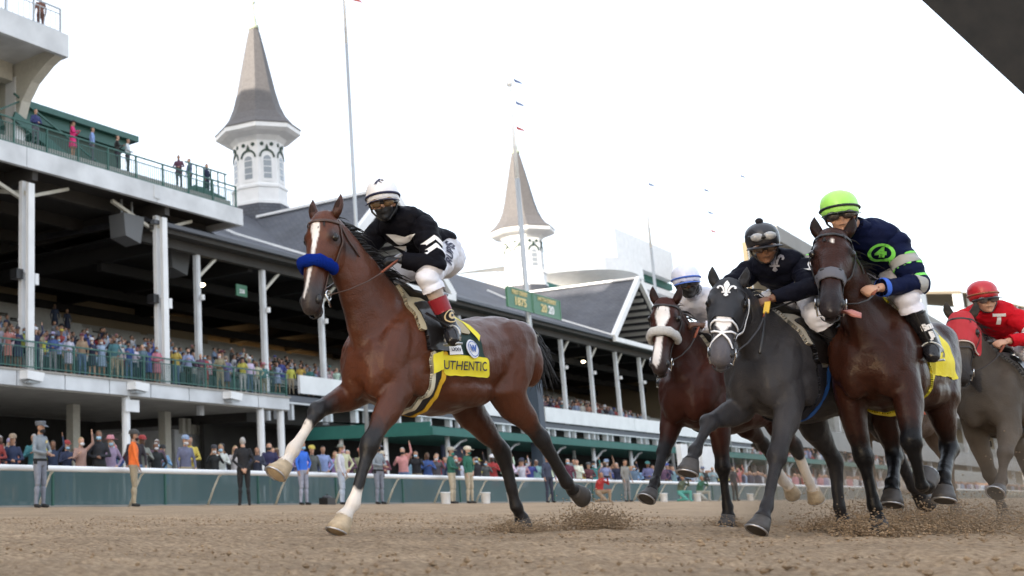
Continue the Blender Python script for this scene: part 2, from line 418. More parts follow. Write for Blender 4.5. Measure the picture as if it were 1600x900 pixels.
# speakers under the upper deck
def hang_speaker(x, y, z, s, label):
    t = empty('hanging_speaker', (x,y,z), label=label, cat='loudspeaker')
    b = MB(); b.prism([(-.5*s,-.55*s),(.35*s,-.75*s),(.6*s,.35*s),(-.6*s,.35*s)], -.4*s, .4*s); b.build('cabinet', mat('speaker_grey', (.12,.125,.13), .6), t)
    b = MB(); b.bar((-.3*s,0,.35*s),(-.3*s,0,1.0*s),.08); b.bar((.3*s,0,.35*s),(.3*s,0,1.0*s),.08); b.build('bracket', M['steel'], t)
hang_speaker(35.7, 32.7, 12.25, 1.15, 'grey loudspeaker hanging under the upper deck left of the second paired column')
hang_speaker(41.0, 34.5, 11.9, 1.3, 'large grey loudspeaker hanging beneath the slate roof eave')
for x, lb in ((28.6,'white box floodlight on the lower fascia, at the far left'),(34.7,'white box floodlight on the lower fascia above a round post'),(41.2,'white box floodlight on the lower fascia near its right end')):
    t = empty('fascia_floodlight', (x,YL-.2,4.78), label=lb, cat='floodlight', group='floodlights along the lower fascia')
    b = MB(); b.prism([(-.45,-.12),(.35,-.2),(.45,.15),(-.45,.2)], -.3, .18); b.build('housing', M['white'], t)
    b = MB(); b.box(-.3,.3,-.2,.1,-.26,-.17); b.build('lens', M['glasspale'], t)

# ================================================================ SLATE ROOF STAND
YR = 33.0
def slate_stand():
    t = empty('grandstand', (70,YR,0), label='old grandstand with long slate roof, slim white columns and a cross gable', cat='grandstand')
    g = lambda n, mb, m, sm=False: grp(t, n, mb, m, sm)
    XA, XB = 42.5, 128
    # roof: eave 12.6 @y32.4 -> ridge 18.5 @42.5 -> back
    f = MB()
    prof = [(32.2,12.55),(36,14.3),(39.3,16.4),(42.5,18.55),(54,12.4)]
    n = 30
    for a in range(n):
        x0 = XA+(XB-XA)*a/n; x1 = XA+(XB-XA)*(a+1)/n
        for (y0,z0),(y1,z1) in zip(prof[:-1], prof[1:]):
            f.add([(x0,y0,z0),(x1,y0,z0),(x1,y1,z1),(x0,y1,z1)], [(0,1,2,3)])
    # hip end at left
    f.add([(36.8,32.2,12.55),(42.5,32.2,12.55),(42.5,42.5,18.55),(36.8,42,13)], [(0,1,2),(0,2,3)])
    o = g('roof', f, M['slate']); uvbox(o.data)
    e = MB(); e.box(36.8,XB,32.0,32.25,12.42,12.6); g('gutter', e, M['slateold'])
    e = MB(); e.box(36.8,XB,32.25,33.2,12.2,12.4); e.box(36.8,XB,32.9,33.2,11.75,12.2); g('eave_beam', e, M['brownsteel'])
    # cross gable
    for gx in (58.2, 98.3):
        gz, hw = 18.15, 6.9
        f = MB()
        L0, L1, A = (gx-hw,32.1,12.55), (gx-hw,40,12.6), (gx,32.1,gz)
        f.add([(gx-hw,32.1,12.62),(gx,32.1,gz),(gx,50,gz),(gx-hw,50,12.62)], [(0,1,2,3)])
        f.add([(gx+hw,32.1,12.62),(gx,32.1,gz),(gx,50,gz),(gx+hw,50,12.62)], [(3,2,1,0)])
        o = g('gable_roof', f, M['slate']); uvbox(o.data)
        f = MB(); f.bar((gx-hw,32.0,12.55),(gx,32.0,gz+.05),.3,.5); f.bar((gx+hw,32.0,12.55),(gx,32.0,gz+.05),.3,.5); f.bar((gx-hw,31.95,12.4),(gx+hw,31.95,12.4),.25,.35)
        f.bar((gx,32,gz+.12),(gx,50,gz+.12),.35,.16); g('gable_trim', f, M['white'])
        f = MB(); f.prism([(gx-hw+.3,12.5),(gx+hw-.3,12.5),(gx,gz-.3)], 36.0, 36.1); g('gable_face', f, M['white'])
        # ribbed soffit below right slope
        f = MB()
        for i in range(11):
            a = i/11; z0 = gz-.35-(gz-12.9)*a; x0 = gx+hw*a
            f.bar((x0+.25,32.3,z0-.18),(x0+.25,36,z0-.18),.5,.06)
            f.box(x0+.2,x0+.32,32.3,36,z0-.42,z0-.2)
        g('gable_soffit', f, M['greywall'])
        f = MB()
        for k in range(7):
            a = (k+.9)/8.2
            for off in (1.0, 2.5):
                x = gx+hw*a-off-.3; z = gz-(gz-12.5)*a-.4
                if off > 2 and k < 3: continue
                f.tube([(x,35.9,z),(x,36.0,z)], .19 if off>2 else .16, 8, updir=(1,0,0))
        g('gable_hole', f, M['trimgreen'])
        f = MB(); f.bar((gx-hw,32.2,12.8),(gx-hw-3.1,36,14.5),.12,.12); f.bar((gx-hw-3.1,36,14.5),(gx-hw-5.6,39.3,16.6),.12,.12); g('valley_flashing', f, M['white'])
    # columns
    xs = [40.9+5.33*k for k in range(17)]
    for x in xs:
        if x > XB-2: break
        c = MB(); c.box(x+.04, x+.36, YR, YR+.2, 4, 12.1); c.box(x+.1,x+.30,YR-.04,YR,4,12.1)
        o = g('column', c, M['whiteold'])
        b = MB(); b.bar((x+.2,YR+.1,10.6),(x+2.2,YR+.1,12.2),.13); b.build('brace', M['cream'], o)
        b = MB(); b.tube([(x+.2,YR-.2,9.5),(x+.2,YR-.2,9.75)], .12, 8); b.build('lamp', M['white'], o)
    # inner ceiling, back wall, front band
    f = MB(); f.box(XA-5, XB, 33.3, 52, 12.35, 12.45)
    for i in range(12): f.box(XA-4+i*7, XA-3.6+i*7, 33.3, 51, 11.6, 12.35)
    for y in (37,42,47): f.box(XA-4, XB, y, y+.3, 11.2, 11.7)
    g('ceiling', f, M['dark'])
    f = MB(); f.box(XA-5, XB, 50.5, 50.8, 4, 12.3); g('back_wall', f, M['beige'])
    f = MB(); f.box(XB, XB+.3, 33.3, 51, 0, 12.4); g('end_wall', f, M['beige'])
    f = MB()
    for x0, x1 in ((48.8,60),(60.05,77.3),(79,96),(96.05,112),(112.05,128)): f.box(x0, x1, YR-.35, YR-.2, 5.42 if x0>50 else 5.5, 6.45)
    g('parapet_band', f, M['white'])
    f = MB(); f.box(46.2, XB, YR-.2, YR+1.2, 5.05, 5.35); g('deck_edge', f, M['slateold'])
    f = MB(); f.bar((46.5,YR-.3,4.95),(XB,YR-.3,4.95),.12,.10)
    x = 47
    while x < XB: f.box(x, x+.3, YR-.25, YR+.1, 4.1, 5.0); f.box(x+1.1,x+1.3,YR-.25,YR,4.1,5.0); x += 3.6
    g('mezzanine_rail', f, M['whiteold'])
    f = MB(); f.box(46.2,XB,YR+1.2,50,4.0,5.2); g('mezzanine_slab', f, M['brownsteel'])
    st = MB(); s = MB()
    for i in range(17):
        y = 34.2+i*.9; z = 6.0+i*.30
        st.box(46.5, XB, y-.2, y+.9, z-.8, z-.4)
        k = 47.0
        while k < XB-6: s.box(k, k+5.6, y, y+.3, z, z+.05); s.box(k, k+5.6, y+.33, y+.38, z+.18, z+.42); k += 6.3
    g('terrace_steps', st, M['dark']); g('bench_row', s, M['bench'])
    # lower back wall
    f = MB(); f.box(46.2, 200, 37, 37.3, 0, 4.1); g('ground_wall', f, M['blackwall'])
    # lit gap at the back wall
    f = MB(); f.box(58,78,50.3,50.48,10.9,11.25); f.box(58,78,50.3,50.48,10.2,10.32)
    o = g('lit_strip_window', f, mat('lit_back_window', (.8,.55,.25), .5, emit=(1,.6,.25,.9)))
    return t
slate_stand()
def lamp(x, y, z, lb):
    b = MB(); b.ell((0,0,0), (.16,.16,.10)); o = b.build('ceiling_lamp', mat('lit_lamp', (1,.9,.7), .5, emit=(1,.85,.55,4)), None, True)
    o.location = (x,y,z); tag(o, lb, 'lamp', 'lit lamps under the slate roof')
lamp(75.5,34.2,11.5,'small lit lamp under the slate eave beside the leaning flagpole'); lamp(95.5,36,11.3,'small lit warm lamp glowing below the white gable'); lamp(42.6,34,10.6,'small lit lamp under the large grey loudspeaker')

# awning building
def awning():
    t = empty('green_awning', (55,27,0), label='long dark green awning roof on white posts behind the trackside crowd', cat='awning')
    s = MB(); s.box(49.6, 190, 26, 32.8, 3.22, 3.55); 
    s.add([(49.6,26,3.1),(49.6,32.8,3.1),(49.6,32.8,3.62),(49.6,26,3.56)],[(0,1,2,3)])
    s.add([(49.6,26,3.57),(190,26,3.57),(190,32.8,4.1),(49.6,32.8,4.1)],[(0,1,2,3)])
    grp(t, 'roof', s, M['awn'])
    s = MB(); s.box(49.45,190,25.8,25.95,3.12,3.5); s.box(49.45,49.6,25.95,33,3.1,3.75); grp(t, 'valance', s, M['awn'])
    for i in range(18):
        x = 52+i*6.1
        c = MB(); c.tube([(x,26.4,0),(x,26.4,3.15)], .12, 8); c.tube([(x,26.4,2.3),(x+1.4,26.4,2.95),(x+2.0,26.4,3.05)], .06, 6); grp(t, 'post', c, M['whiteold'], True)
    for x,y in ((49.8,28.5),(49.8,31),(62,29),(74,29)):
        c = MB(); c.tube([(x,y,0),(x,y,3.15)], .11, 8); grp(t, 'post', c, M['white'], True)
    c = MB(); c.box(57.5,60.5,29.5,29.6,2.3,3.0); grp(t, 'blue_sign_board', c, mat('blue_board', (.05,.07,.16), .5))
awning()

# ================================================================ SPIRES
def spire(x, y, label):
    t = empty('twin_spire', (x,y,0), rz=R(11), label=label, cat='spire', group='twin octagonal spires on the roof')
    def octo(r, z, off=R(22.5)): return [(r*math.cos(off+k*math.pi/4), r*math.sin(off+k*math.pi/4), z) for k in range(8)]
    def stack(levels, capb=True):
        m = MB(); n = len(levels)
        for r, z in levels: m.v += octo(r, z)
        for i in range(n-1):
            for k in range(8): m.f.append([i*8+k, i*8+(k+1)%8, (i+1)*8+(k+1)%8, (i+1)*8+k]); m.mi.append(0)
        m.f.append(list(range(8))[::-1]); m.f.append([(n-1)*8+k for k in range(8)]); m.mi += [0,0]
        return m
    o = stack([(1.95,17.2),(1.95,19.2)]).build('base_drum', M['slate'], t); uvbox(o.data)
    stack([(1.93,19.2),(1.93,19.4),(1.82,19.45),(1.82,20.3),(1.9,20.35),(1.9,20.5),(1.72,20.6),(1.70,23.6),(1.78,23.7),(1.95,23.9),(2.6,24.05),(2.86,24.2),(2.86,24.5),(2.7,24.55)]).build('tower_body', M['whitespire'], t)
    stack([(2.9,24.5),(2.9,24.58),(2.35,25.05),(1.9,25.65),(1.58,26.4),(1.32,27.4),(1.02,28.9),(.72,30.4),(.42,31.8),(.3,32.2)]).build('spire_roof', M['spire_slate'], t)
    f = MB(); f.tube([(0,0,32.1),(0,0,32.35),(0,0,32.4),(0,0,32.7),(0,0,33.2),(0,0,34.0),(0,0,34.1),(0,0,34.25),(0,0,35.4)], [.38,.38,.26,.24,.12,.07,.2,.05,.02], 8)
    f.bar((-.3,0,34.3),(.3,0,34.3),.04); f.build('finial', mat('pale_copper', (.45,.5,.38), .5), t, True)
    ap = 1.70*math.cos(R(22.5))
    for k in range(8):
        a = k*math.pi/4
        T = Matrix.Rotation(a-math.pi/2, 4, 'Z')
        # arched window: frame ring, glass, muntins
        def arch(w, zb, zt, r, n=10):
            return [(-w,zb),(w,zb),(w,zt)] + [(w*math.cos(math.pi*j/n), zt+w*math.sin(math.pi*j/n)) for j in range(1,n)] + [(-w,zt)]
        fr = MB(); fr.prism(arch(.40,20.75,22.3,0), ap-.0, ap+.06, T); fo = fr.build('window', M['whitespire'], t)
        gl = MB(); gl.prism(arch(.27,20.95,22.25,0), ap+.05, ap+.075, T); gl.build('pane', M['glasspale'], fo)
        mu = MB(); 
        for z in (21.3,21.75,22.2): mu.prism([(-.27,z-.025),(.27,z-.025),(.27,z+.025),(-.27,z+.025)], ap+.07, ap+.09, T)
        mu.build('muntin', M['whitespire'], fo)
        hd = MB(); 
        for j in range(10):
            a0 = math.pi*j/10; a1 = math.pi*(j+1)/10
            hd.prism([(.44*math.cos(a0),22.42+.44*math.sin(a0)),(.54*math.cos(a0),22.42+.56*math.sin(a0)),(.54*math.cos(a1),22.42+.56*math.sin(a1)),(.44*math.cos(a1),22.42+.44*math.sin(a1))], ap, ap+.08, T)
        hd.prism([(-.12,22.95),(.12,22.95),(.06,23.15),(0,23.3),(-.06,23.15)], ap, ap+.1, T)
        hd.build('arch_trim', M['trimgreen'], fo)
        rs_ = MB()
        for xx in (-.34,.34): rs_.prism([(xx+.13*math.cos(q*math.pi/5), 23.32+.13*math.sin(q*math.pi/5)) for q in range(10)], ap-.02, ap+.06, T)
        rs_.build('rosette', M['trimgreen'], t)
spire(59.7, 42.5, 'nearer left spire with arched windows, tall slate cone and finial above the roof')
spire(100.9, 42.5, 'farther right spire, smaller, standing behind the green dated sign')

# ================================================================ POLES, FLAGS, SIGN
def pole(x, y, h, r, label, lean=0, dark=0, top=None):
    t = empty('flagpole', (x,y,0), label=label, cat='flagpole')
    hs = h*.76; p = MB(); p.tube([(0,0,0),(0,0,hs)], [r,r*.75], 10); p.build('pole', M['steel'], t, True)
    p = MB(); p.tube([(0,0,hs),(0,0,h)], [r*.7,r*.4], 10); p.ell((0,0,h),(r,r,r)); p.build('pole_tip', M['white'], t, True)  # white here stands in for sky glare bleaching the upper pole
    if dark:
        p = MB(); p.box(-.35,.35,-.3,.3,0,dark); p.build('pole_base', mat('dark_blue_base', (.04,.06,.09), .6), t)
    return t
pole(43.9, 26, 28, .10, 'tall slim grey flagpole rising behind the white capped jockey')
pole(61.7, 26, 24, .17, 'grey pole leaning in front of the farther spire, with dark base', dark=6.6)
pole(83.0, 26, 23, .12, 'white pole rising beside the white upper building')
pole(96.3, 26, 25.3, .05, 'very thin pale pole carrying three small pennants above the pack')
pole(107.4, 26, 28.4, .05, 'very thin pale pole with one small pennant above the black cap')
fm = [mat('flag_navy', (.12,.15,.28), .8), mat('flag_red', (.5,.08,.06), .8), mat('flag_white', (.8,.8,.8), .8)]
for i, (x, z, k, lb) in enumerate(((43.9+.7,27.6,0,'navy pennant, highest of the string above the slim flagpole'),(44.6,25.8,0,'navy pennant in the middle of the string on the slim flagpole'),(44.5,24.0,1,'red and white pennant, lowest on the slim flagpole'),
        (62.4,24.6,0,'navy pennant highest above the farther spire'),(62.4,23.2,0,'navy pennant second above the farther spire'),(62.2,21.6,1,'red pennant just above the farther spire'),
        (84,22.5,0,'tiny navy pennant in the sky right of the white building'),(97,24.6,0,'navy pennant highest of three over the white capped jockey'),(97.4,22.8,0,'navy pennant middle of three over the white capped jockey'),(97.6,21.3,1,'red pennant lowest of three over the white capped jockey'),(108,28,0,'tiny navy pennant over the black capped jockey'))):
    m = MB(); n = 8; vs = []
    for j in range(n+1):
        u = j/n; w = .35*(1-u*.7); vs += [(u*.9, .10*math.sin(u*5), -u*.2-w*.4), (u*.9, .10*math.sin(u*5)+.015, -u*.2+w*.4)]
    m.add(vs, [(2*j,2*j+2,2*j+3,2*j+1) for j in range(n)])
    o = m.build('pennant', fm[k]); o.location = (x,26,z); tag(o, lb, 'pennant', 'small pennants flying on the poles')

def text_mesh(body, size, extr=.01, bold=0, align='CENTER'):
    cu = bpy.data.curves.new('txt', 'FONT'); cu.body = body; cu.size = size; cu.extrude = extr; cu.offset = bold; cu.align_x = align; cu.align_y = 'CENTER'
    o = bpy.data.objects.new('txt', cu); COL.objects.link(o)
    dg = bpy.context.evaluated_depsgraph_get(); me = bpy.data.meshes.new_from_object(o.evaluated_get(dg))
    bpy.data.objects.remove(o); bpy.data.curves.remove(cu); return me
def put_text(name, body, size, m, parent, mw, extr=.01, bold=0, sx=1):
    me = text_mesh(body, size, extr, bold); me.transform(Matrix.Diagonal((sx,1,1,1))); me.transform(mw)
    me.materials.clear(); return link(name, me, m, parent)
def sign():
    t = empty('derby_sign', (61,25.7,10.4), label='green double sign board dated 1875 and 2020 fixed on the leaning pole', cat='sign')
    a = Vector((-4.9,0,1.05)); 
    for x0, x1, l1, l2 in ((-2.6,.45,'FIRST DERBY','1875'),(.62,4.3,'146TH DERBY','2020')):
        b = MB(); b.box(x0,x1,-.06,.06,-.05,1.05); bo = b.build('board', M['signgreen'], t)
        fr = MB(); 
        for z in (-.05,1.05): fr.bar((x0,-.06,z),(x1,-.06,z),.05)
        for x in (x0,x1): fr.bar((x,-.06,-.05),(x,-.06,1.05),.05)
        fr.build('border', mat('light_green', (.10,.25,.15), .5), bo)
        c = (x0+x1)/2; rot = Matrix.Rotation(R(90),4,'X')
        put_text('lettering', l1, .34, M['gold'], bo, Matrix.Translation((c,-.075,.83)) @ rot, .01, .008, (x1-x0)/3.05)
        if l2 == '1875': put_text('lettering', '1875', .62, M['gold'], bo, Matrix.Translation((c,-.075,.33)) @ rot, .01, .02, 1.25)
        else:
            put_text('lettering', '20', .62, M['gold'], bo, Matrix.Translation((c-.48,-.075,.33)) @ rot, .01, .02, 1.25)
            put_text('lettering', '20', .62, M['white'], bo, Matrix.Translation((c+.5,-.075,.33)) @ rot, .01, .02, 1.25)
sign()
# small direction sign in the stand
b = MB(); b.box(-.45,.45,-.03,.03,-.3,.3); o = b.build('hanging_sign', M['signgreen']); o.location = (45.3,33.6,10.6); tag(o, 'small dark green hanging sign left of a slate roof column', 'sign')
put_text('lettering', '208', .3, M['white'], o, Matrix.Translation((0,-.04,-.05)) @ Matrix.Rotation(R(90),4,'X'), .005, .005)

# ================================================================ RIGHT STANDS
def right_stands():
    t = empty('curved_roof_pavilion', (130,52,0), label='low white building with curved roof edge beyond the farther spire', cat='building')
    s = MB()
    for i in range(16):
        a0 = i/16; a1 = (i+1)/16; f = lambda a: 25.6+1.9*math.sin(a*2.3+.1)
        x0 = 121+26*a0; x1 = 121+26*a1; y0 = 50-5*math.sin(a0*2.6); y1 = 50-5*math.sin(a1*2.6)
        s.add([(x0,y0,f(a0)-1.5),(x1,y1,f(a1)-1.5),(x1,y1,f(a1)),(x0,y0,f(a0)),(x0,y0+12,f(a0)),(x1,y1+12,f(a1))], [(0,1,2,3),(3,2,5,4)])
    grp(t, 'roof_edge', s, M['white'])
    s = MB(); s.box(121,146,51,58,14,24.2); grp(t, 'wall', s, M['glasspale'])
    s = MB(); s.box(120,146,49.5,51,22.9,23.7); grp(t, 'green_band', s, M['awn'])
    t = empty('office_building', (155,50,0), label='white block with green band and windows above the gable', cat='building')
    s = MB(); s.box(146.5,168,50,54,29.8,34); s.box(146.5,152,50.5,66,12,29.8); grp(t, 'wall', s, M['white'])
    s = MB(); s.box(152,170,51,54,28.9,29.8); grp(t, 'green_band', s, M['awn'])
    s = MB(); s.box(152,168,52,54,20,28.9); grp(t, 'window_band', s, M['glasspale'])
    s = MB(); 
    for z in (27,25,23,20.5): s.box(150,170,49.5,52,z,z+.8)
    grp(t, 'balcony', s, M['white'])
    s = MB(); s.box(108,180,40,48,17,19); s.box(108,180,39.8,40,14,15.3); grp(t, 'terrace', s, M['whiteold'])
    t = empty('clubhouse', (200,36,0), label='long modern clubhouse with white sloping fascias receding at the right', cat='grandstand')
    g = lambda n, mb, m: grp(t, n, mb, m)
    s = MB(); s.box(163,420,36,36.6,32.6,34.6); s.box(163,420,38,38.5,24.6,26.2); s.box(140,420,36,36.4,6.2,8.8); s.box(140,420,34,34.4,14.6,16.2); g('fascia', s, mat('club_fascia', (.24,.235,.225), .7, var=.1, ns=.2))
    s = MB(); s.box(163,420,36.6,39.6,33,34); s.box(163,420,38.5,39.6,25,25.8); s.box(140,420,36.4,41,7,8); s.box(140,420,34.4,41,15,15.8); g('deck', s, M['conc'])
    s = MB(); s.box(163,420,39.6,40.1,16,33); s.box(140,420,41,41.5,0,16); g('rear_wall', s, M['beige'])
    for i in range(12): s = MB(); s.box(166+i*22,166.5+i*22,37,37.6,0,32); g('column', s, M['whiteold'])
    s = MB()
    for k in range(3):
        z0 = (8.2,16.2,26)[k]
        for i in range(9): s.box(164,420,37+i*.17,37.15+i*.17,z0+i*.35,z0+i*.35+.2)
    g('bench_row', s, M['bench'])
    s = MB()
    for i in range(10): s.box(130,330,30.5+i*.6,31.1+i*.6,1.2+i*.4,1.5+i*.4)
    g('bench_row', s, M['bench'])
    # steel roof structure
    t = empty('steel_roof_structure', (360,50,0), label='beige ribbed roof on steel columns with grey pylon at far right', cat='building')
    s = MB(); s.add([(392,45,56),(640,45,78),(640,95,90),(392,95,62)],[(0,1,2,3)]); s.add([(380,45,47),(640,45,66),(640,45,68),(380,45,49)],[(0,1,2,3)])
    for i in range(26): s.bar((392+i*10,45,56+i*.9),(392+i*10,95,62+i*1.1),.8,.8)
    grp(t, 'roof', s, mat('tan_roof', (.14,.12,.09), .8, var=.1, ns=.05))
    for i in range(9): s = MB(); s.box(392+i*26,394+i*26,45,47,0,56+i*2.3); grp(t, 'column', s, M['whiteold'])
    s = MB(); s.prism([(326,35),(334,35),(334,51),(326,54)], 45, 48); grp(t, 'pylon', s, M['whiteold'])
    # white tents in the far lower area
    for k,(x,w) in enumerate(((80.6,1.3),(86.0,3.9))):
        b = MB(); b.box(-w/2,w/2,0,.3,1.0,3.6); b.box(-w/2+.1,-w/2+.3,.05,.25,0,1); b.box(w/2-.3,w/2-.1,.05,.25,0,1)
        o = b.build('white_hoarding', M['white']); o.location = (x,24.5,0); tag(o, ('narrow','wide')[k]+' blank white hoarding standing behind the rail between horse legs', 'hoarding')
right_stands()
# ================================================================ ORGANIC BODIES
def remesh(mb, voxel, smooth_it=6, factor=.5):
    me = mb.mesh('tmp'); o = bpy.data.objects.new('tmp', me); COL.objects.link(o)
    m = o.modifiers.new('r', 'REMESH'); m.mode = 'VOXEL'; m.voxel_size = voxel; m.adaptivity = 0
    s = o.modifiers.new('s', 'SMOOTH'); s.iterations = smooth_it; s.factor = factor
    dg = bpy.context.evaluated_depsgraph_get(); out = bpy.data.meshes.new_from_object(o.evaluated_get(dg))
    bpy.data.objects.remove(o); bpy.data.meshes.remove(me)
    out.materials.clear(); return out
def coords(me):
    a = np.empty(len(me.vertices)*3); me.vertices.foreach_get('co', a); return a.reshape(-1,3)
def normals(me):
    a = np.empty(len(me.vertices)*3); me.vertex_normals.foreach_get('vector', a); return a.reshape(-1,3)
def paint(me, cols, name='coat'):
    at = me.color_attributes.new(name, 'FLOAT_COLOR', 'POINT')
    c = np.ones((len(cols),4)); c[:,:3] = cols; at.data.foreach_set('color', c.ravel())
def bvh_of(me):
    return BVHTree.FromPolygons([v.co[:] for v in me.vertices], [p.vertices[:] for p in me.polygons])
_nb = {}
def tri_cache(me):
    if me.name not in _nb:
        me.calc_loop_triangles(); n = len(me.loop_triangles); t = np.empty(n*3, int); me.loop_triangles.foreach_get('vertices', t)
        e = np.empty(len(me.edges)*2, int); me.edges.foreach_get('vertices', e); _nb[me.name] = (t.reshape(-1,3), e.reshape(-1,2))
    return _nb[me.name]
def shell(me, mask, off, name, m, parent, wr=0.0, its=3):
    """garment or cloth: the part of a body under mask, cut along a smooth line and lifted along the normals"""
    co = coords(me); nm = normals(me); tri, ed = tri_cache(me)
    g = np.asarray(mask, float)
    for _ in range(its):
        acc = g.copy(); cnt = np.ones(len(g)); np.add.at(acc, ed[:,0], g[ed[:,1]]); np.add.at(acc, ed[:,1], g[ed[:,0]])
        np.add.at(cnt, ed[:,0], 1); np.add.at(cnt, ed[:,1], 1); g = acc/cnt
    g = g-.5+1e-6
    P = co+nm*off
    if wr:
        P = P + nm*np.array([wr*(.5+.5*noise.noise(Vector((c[0]*7,c[1]*7,c[2]*16)))+.5*noise.noise(Vector((c[0]*22,c[1]*18,c[2]*30)))) for c in co])[:,None]
    Q = co-nm*.002
    gt = g[tri]; keep = tri[(gt > 0).any(1)]
    vs = []; key = {}; fs = []
    def vid(k, p):
        if k not in key: key[k] = len(vs); vs.append(tuple(p))
        return key[k]
    for t in keep:
        poly = []; cut = []
        for i in range(3):
            a_, b_ = int(t[i]), int(t[(i+1)%3]); ga, gb = g[a_], g[b_]
            if ga > 0: poly.append(vid(a_, P[a_]))
            if (ga > 0) != (gb > 0):
                lo, hi = min(a_,b_), max(a_,b_); u = g[lo]/(g[lo]-g[hi]); k = (lo,hi)
                v_ = vid(k, P[lo]*(1-u)+P[hi]*u); poly.append(v_); cut.append((v_, vid((lo,hi,'q'), Q[lo]*(1-u)+Q[hi]*u)))
        if len(poly) > 2: fs.append(poly)
        if len(cut) == 2: fs.append([cut[0][0], cut[0][1], cut[1][1], cut[1][0]] if ga > 0 else [cut[1][0], cut[1][1], cut[0][1], cut[0][0]])
    if not fs: return None
    nme = bpy.data.meshes.new(name); nme.from_pydata(vs, [], fs); nme.update()
    return link(name, nme, m, parent, True)
def seg_dist(P, a, b):
    a = np.array(a); b = np.array(b); d = b-a; L = (d@d) or 1e-9
    t = np.clip(((P-a)@d)/L, 0, 1); q = a+t[:,None]*d
    return np.linalg.norm(P-q, axis=1), t
def decal(bvh, polys2d, origin, u, v, m, name, parent, off=.006, cell=.012, thick=0):
    """flat shapes (a mesh in u,v metres) laid onto a surface along -n"""
    n = u.cross(v).normalized()
    bm = bmesh.new(); bm.from_mesh(polys2d)
    bmesh.ops.triangulate(bm, faces=bm.faces)
    for it in range(4):
        es = [e for e in bm.edges if e.calc_length() > cell*1.8]
        if not es: break
        bmesh.ops.subdivide_edges(bm, edges=es, cuts=1)
        bmesh.ops.triangulate(bm, faces=bm.faces)
    bad = []
    for w in bm.verts:
        p = origin + u*w.co.x + v*w.co.y + n*.25
        h = bvh.ray_cast(p, -n, .5)
        if h[0] is None: bad.append(w); w.co = origin + u*w.co.x + v*w.co.y
        else: w.co = h[0] + n*off + (h[1]*off*.5 if h[1].dot(n) > 0 else Vector())
    bmesh.ops.delete(bm, geom=bad, context='VERTS')
    me = bpy.data.meshes.new(name); bm.to_mesh(me); bm.free(); me.materials.clear()
    return link(name, me, m, parent)
def flat_poly(loops):
    me = bpy.data.meshes.new('p'); vs = []; fs = []
    for l in loops: fs.append(list(range(len(vs), len(vs)+len(l)))); vs += [(x,y,0) for x,y in l]
    me.from_pydata(vs, [], fs); return me
def flat_text(s, size, bold=.0, sx=1):
    me = text_mesh(s, size, 0, bold); me.transform(Matrix.Diagonal((sx,1,1,1))); return me
def strap(bvh, pts, w, m, name, parent, off=.006, n=24, closed=False):
    """ribbon whose points are pulled to the nearest surface of the body"""
    P = [Vector(p) for p in pts]; Q = []
    for i in range(len(P)-1):
        k = max(2, int((P[i+1]-P[i]).length/.03))
        for j in range(k): Q.append(P[i].lerp(P[i+1], j/k))
    Q.append(P[-1]); S = []; N = []
    for q in Q:
        h = bvh.find_nearest(q, .25)
        if h[0] is None: S.append(q); N.append(Vector((0,0,1)))
        else: S.append(h[0]+h[1]*off); N.append(h[1])
    mb = MB(); k = len(S)
    for i in range(k):
        d = (S[min(i+1,k-1)]-S[max(i-1,0)]).normalized(); l = d.cross(N[i]).normalized()
        mb.v += [S[i]-l*w/2, S[i]+l*w/2, S[i]+l*w*.4+N[i]*.004, S[i]-l*w*.4+N[i]*.004]
    for i in range(k-1):
        for j in range(4):
            j2 = (j+1)%4; mb.f.append([i*4+j, i*4+j2, (i+1)*4+j2, (i+1)*4+j]); mb.mi.append(0)
    return mb.build(name, m, parent, True)
def ring_pts(c, u, v, ru, rv, a0=0, a1=360, n=20):
    return [c + u*(math.cos(R(a0+(a1-a0)*i/n))*ru) + v*(math.sin(R(a0+(a1-a0)*i/n))*rv) for i in range(n+1)]

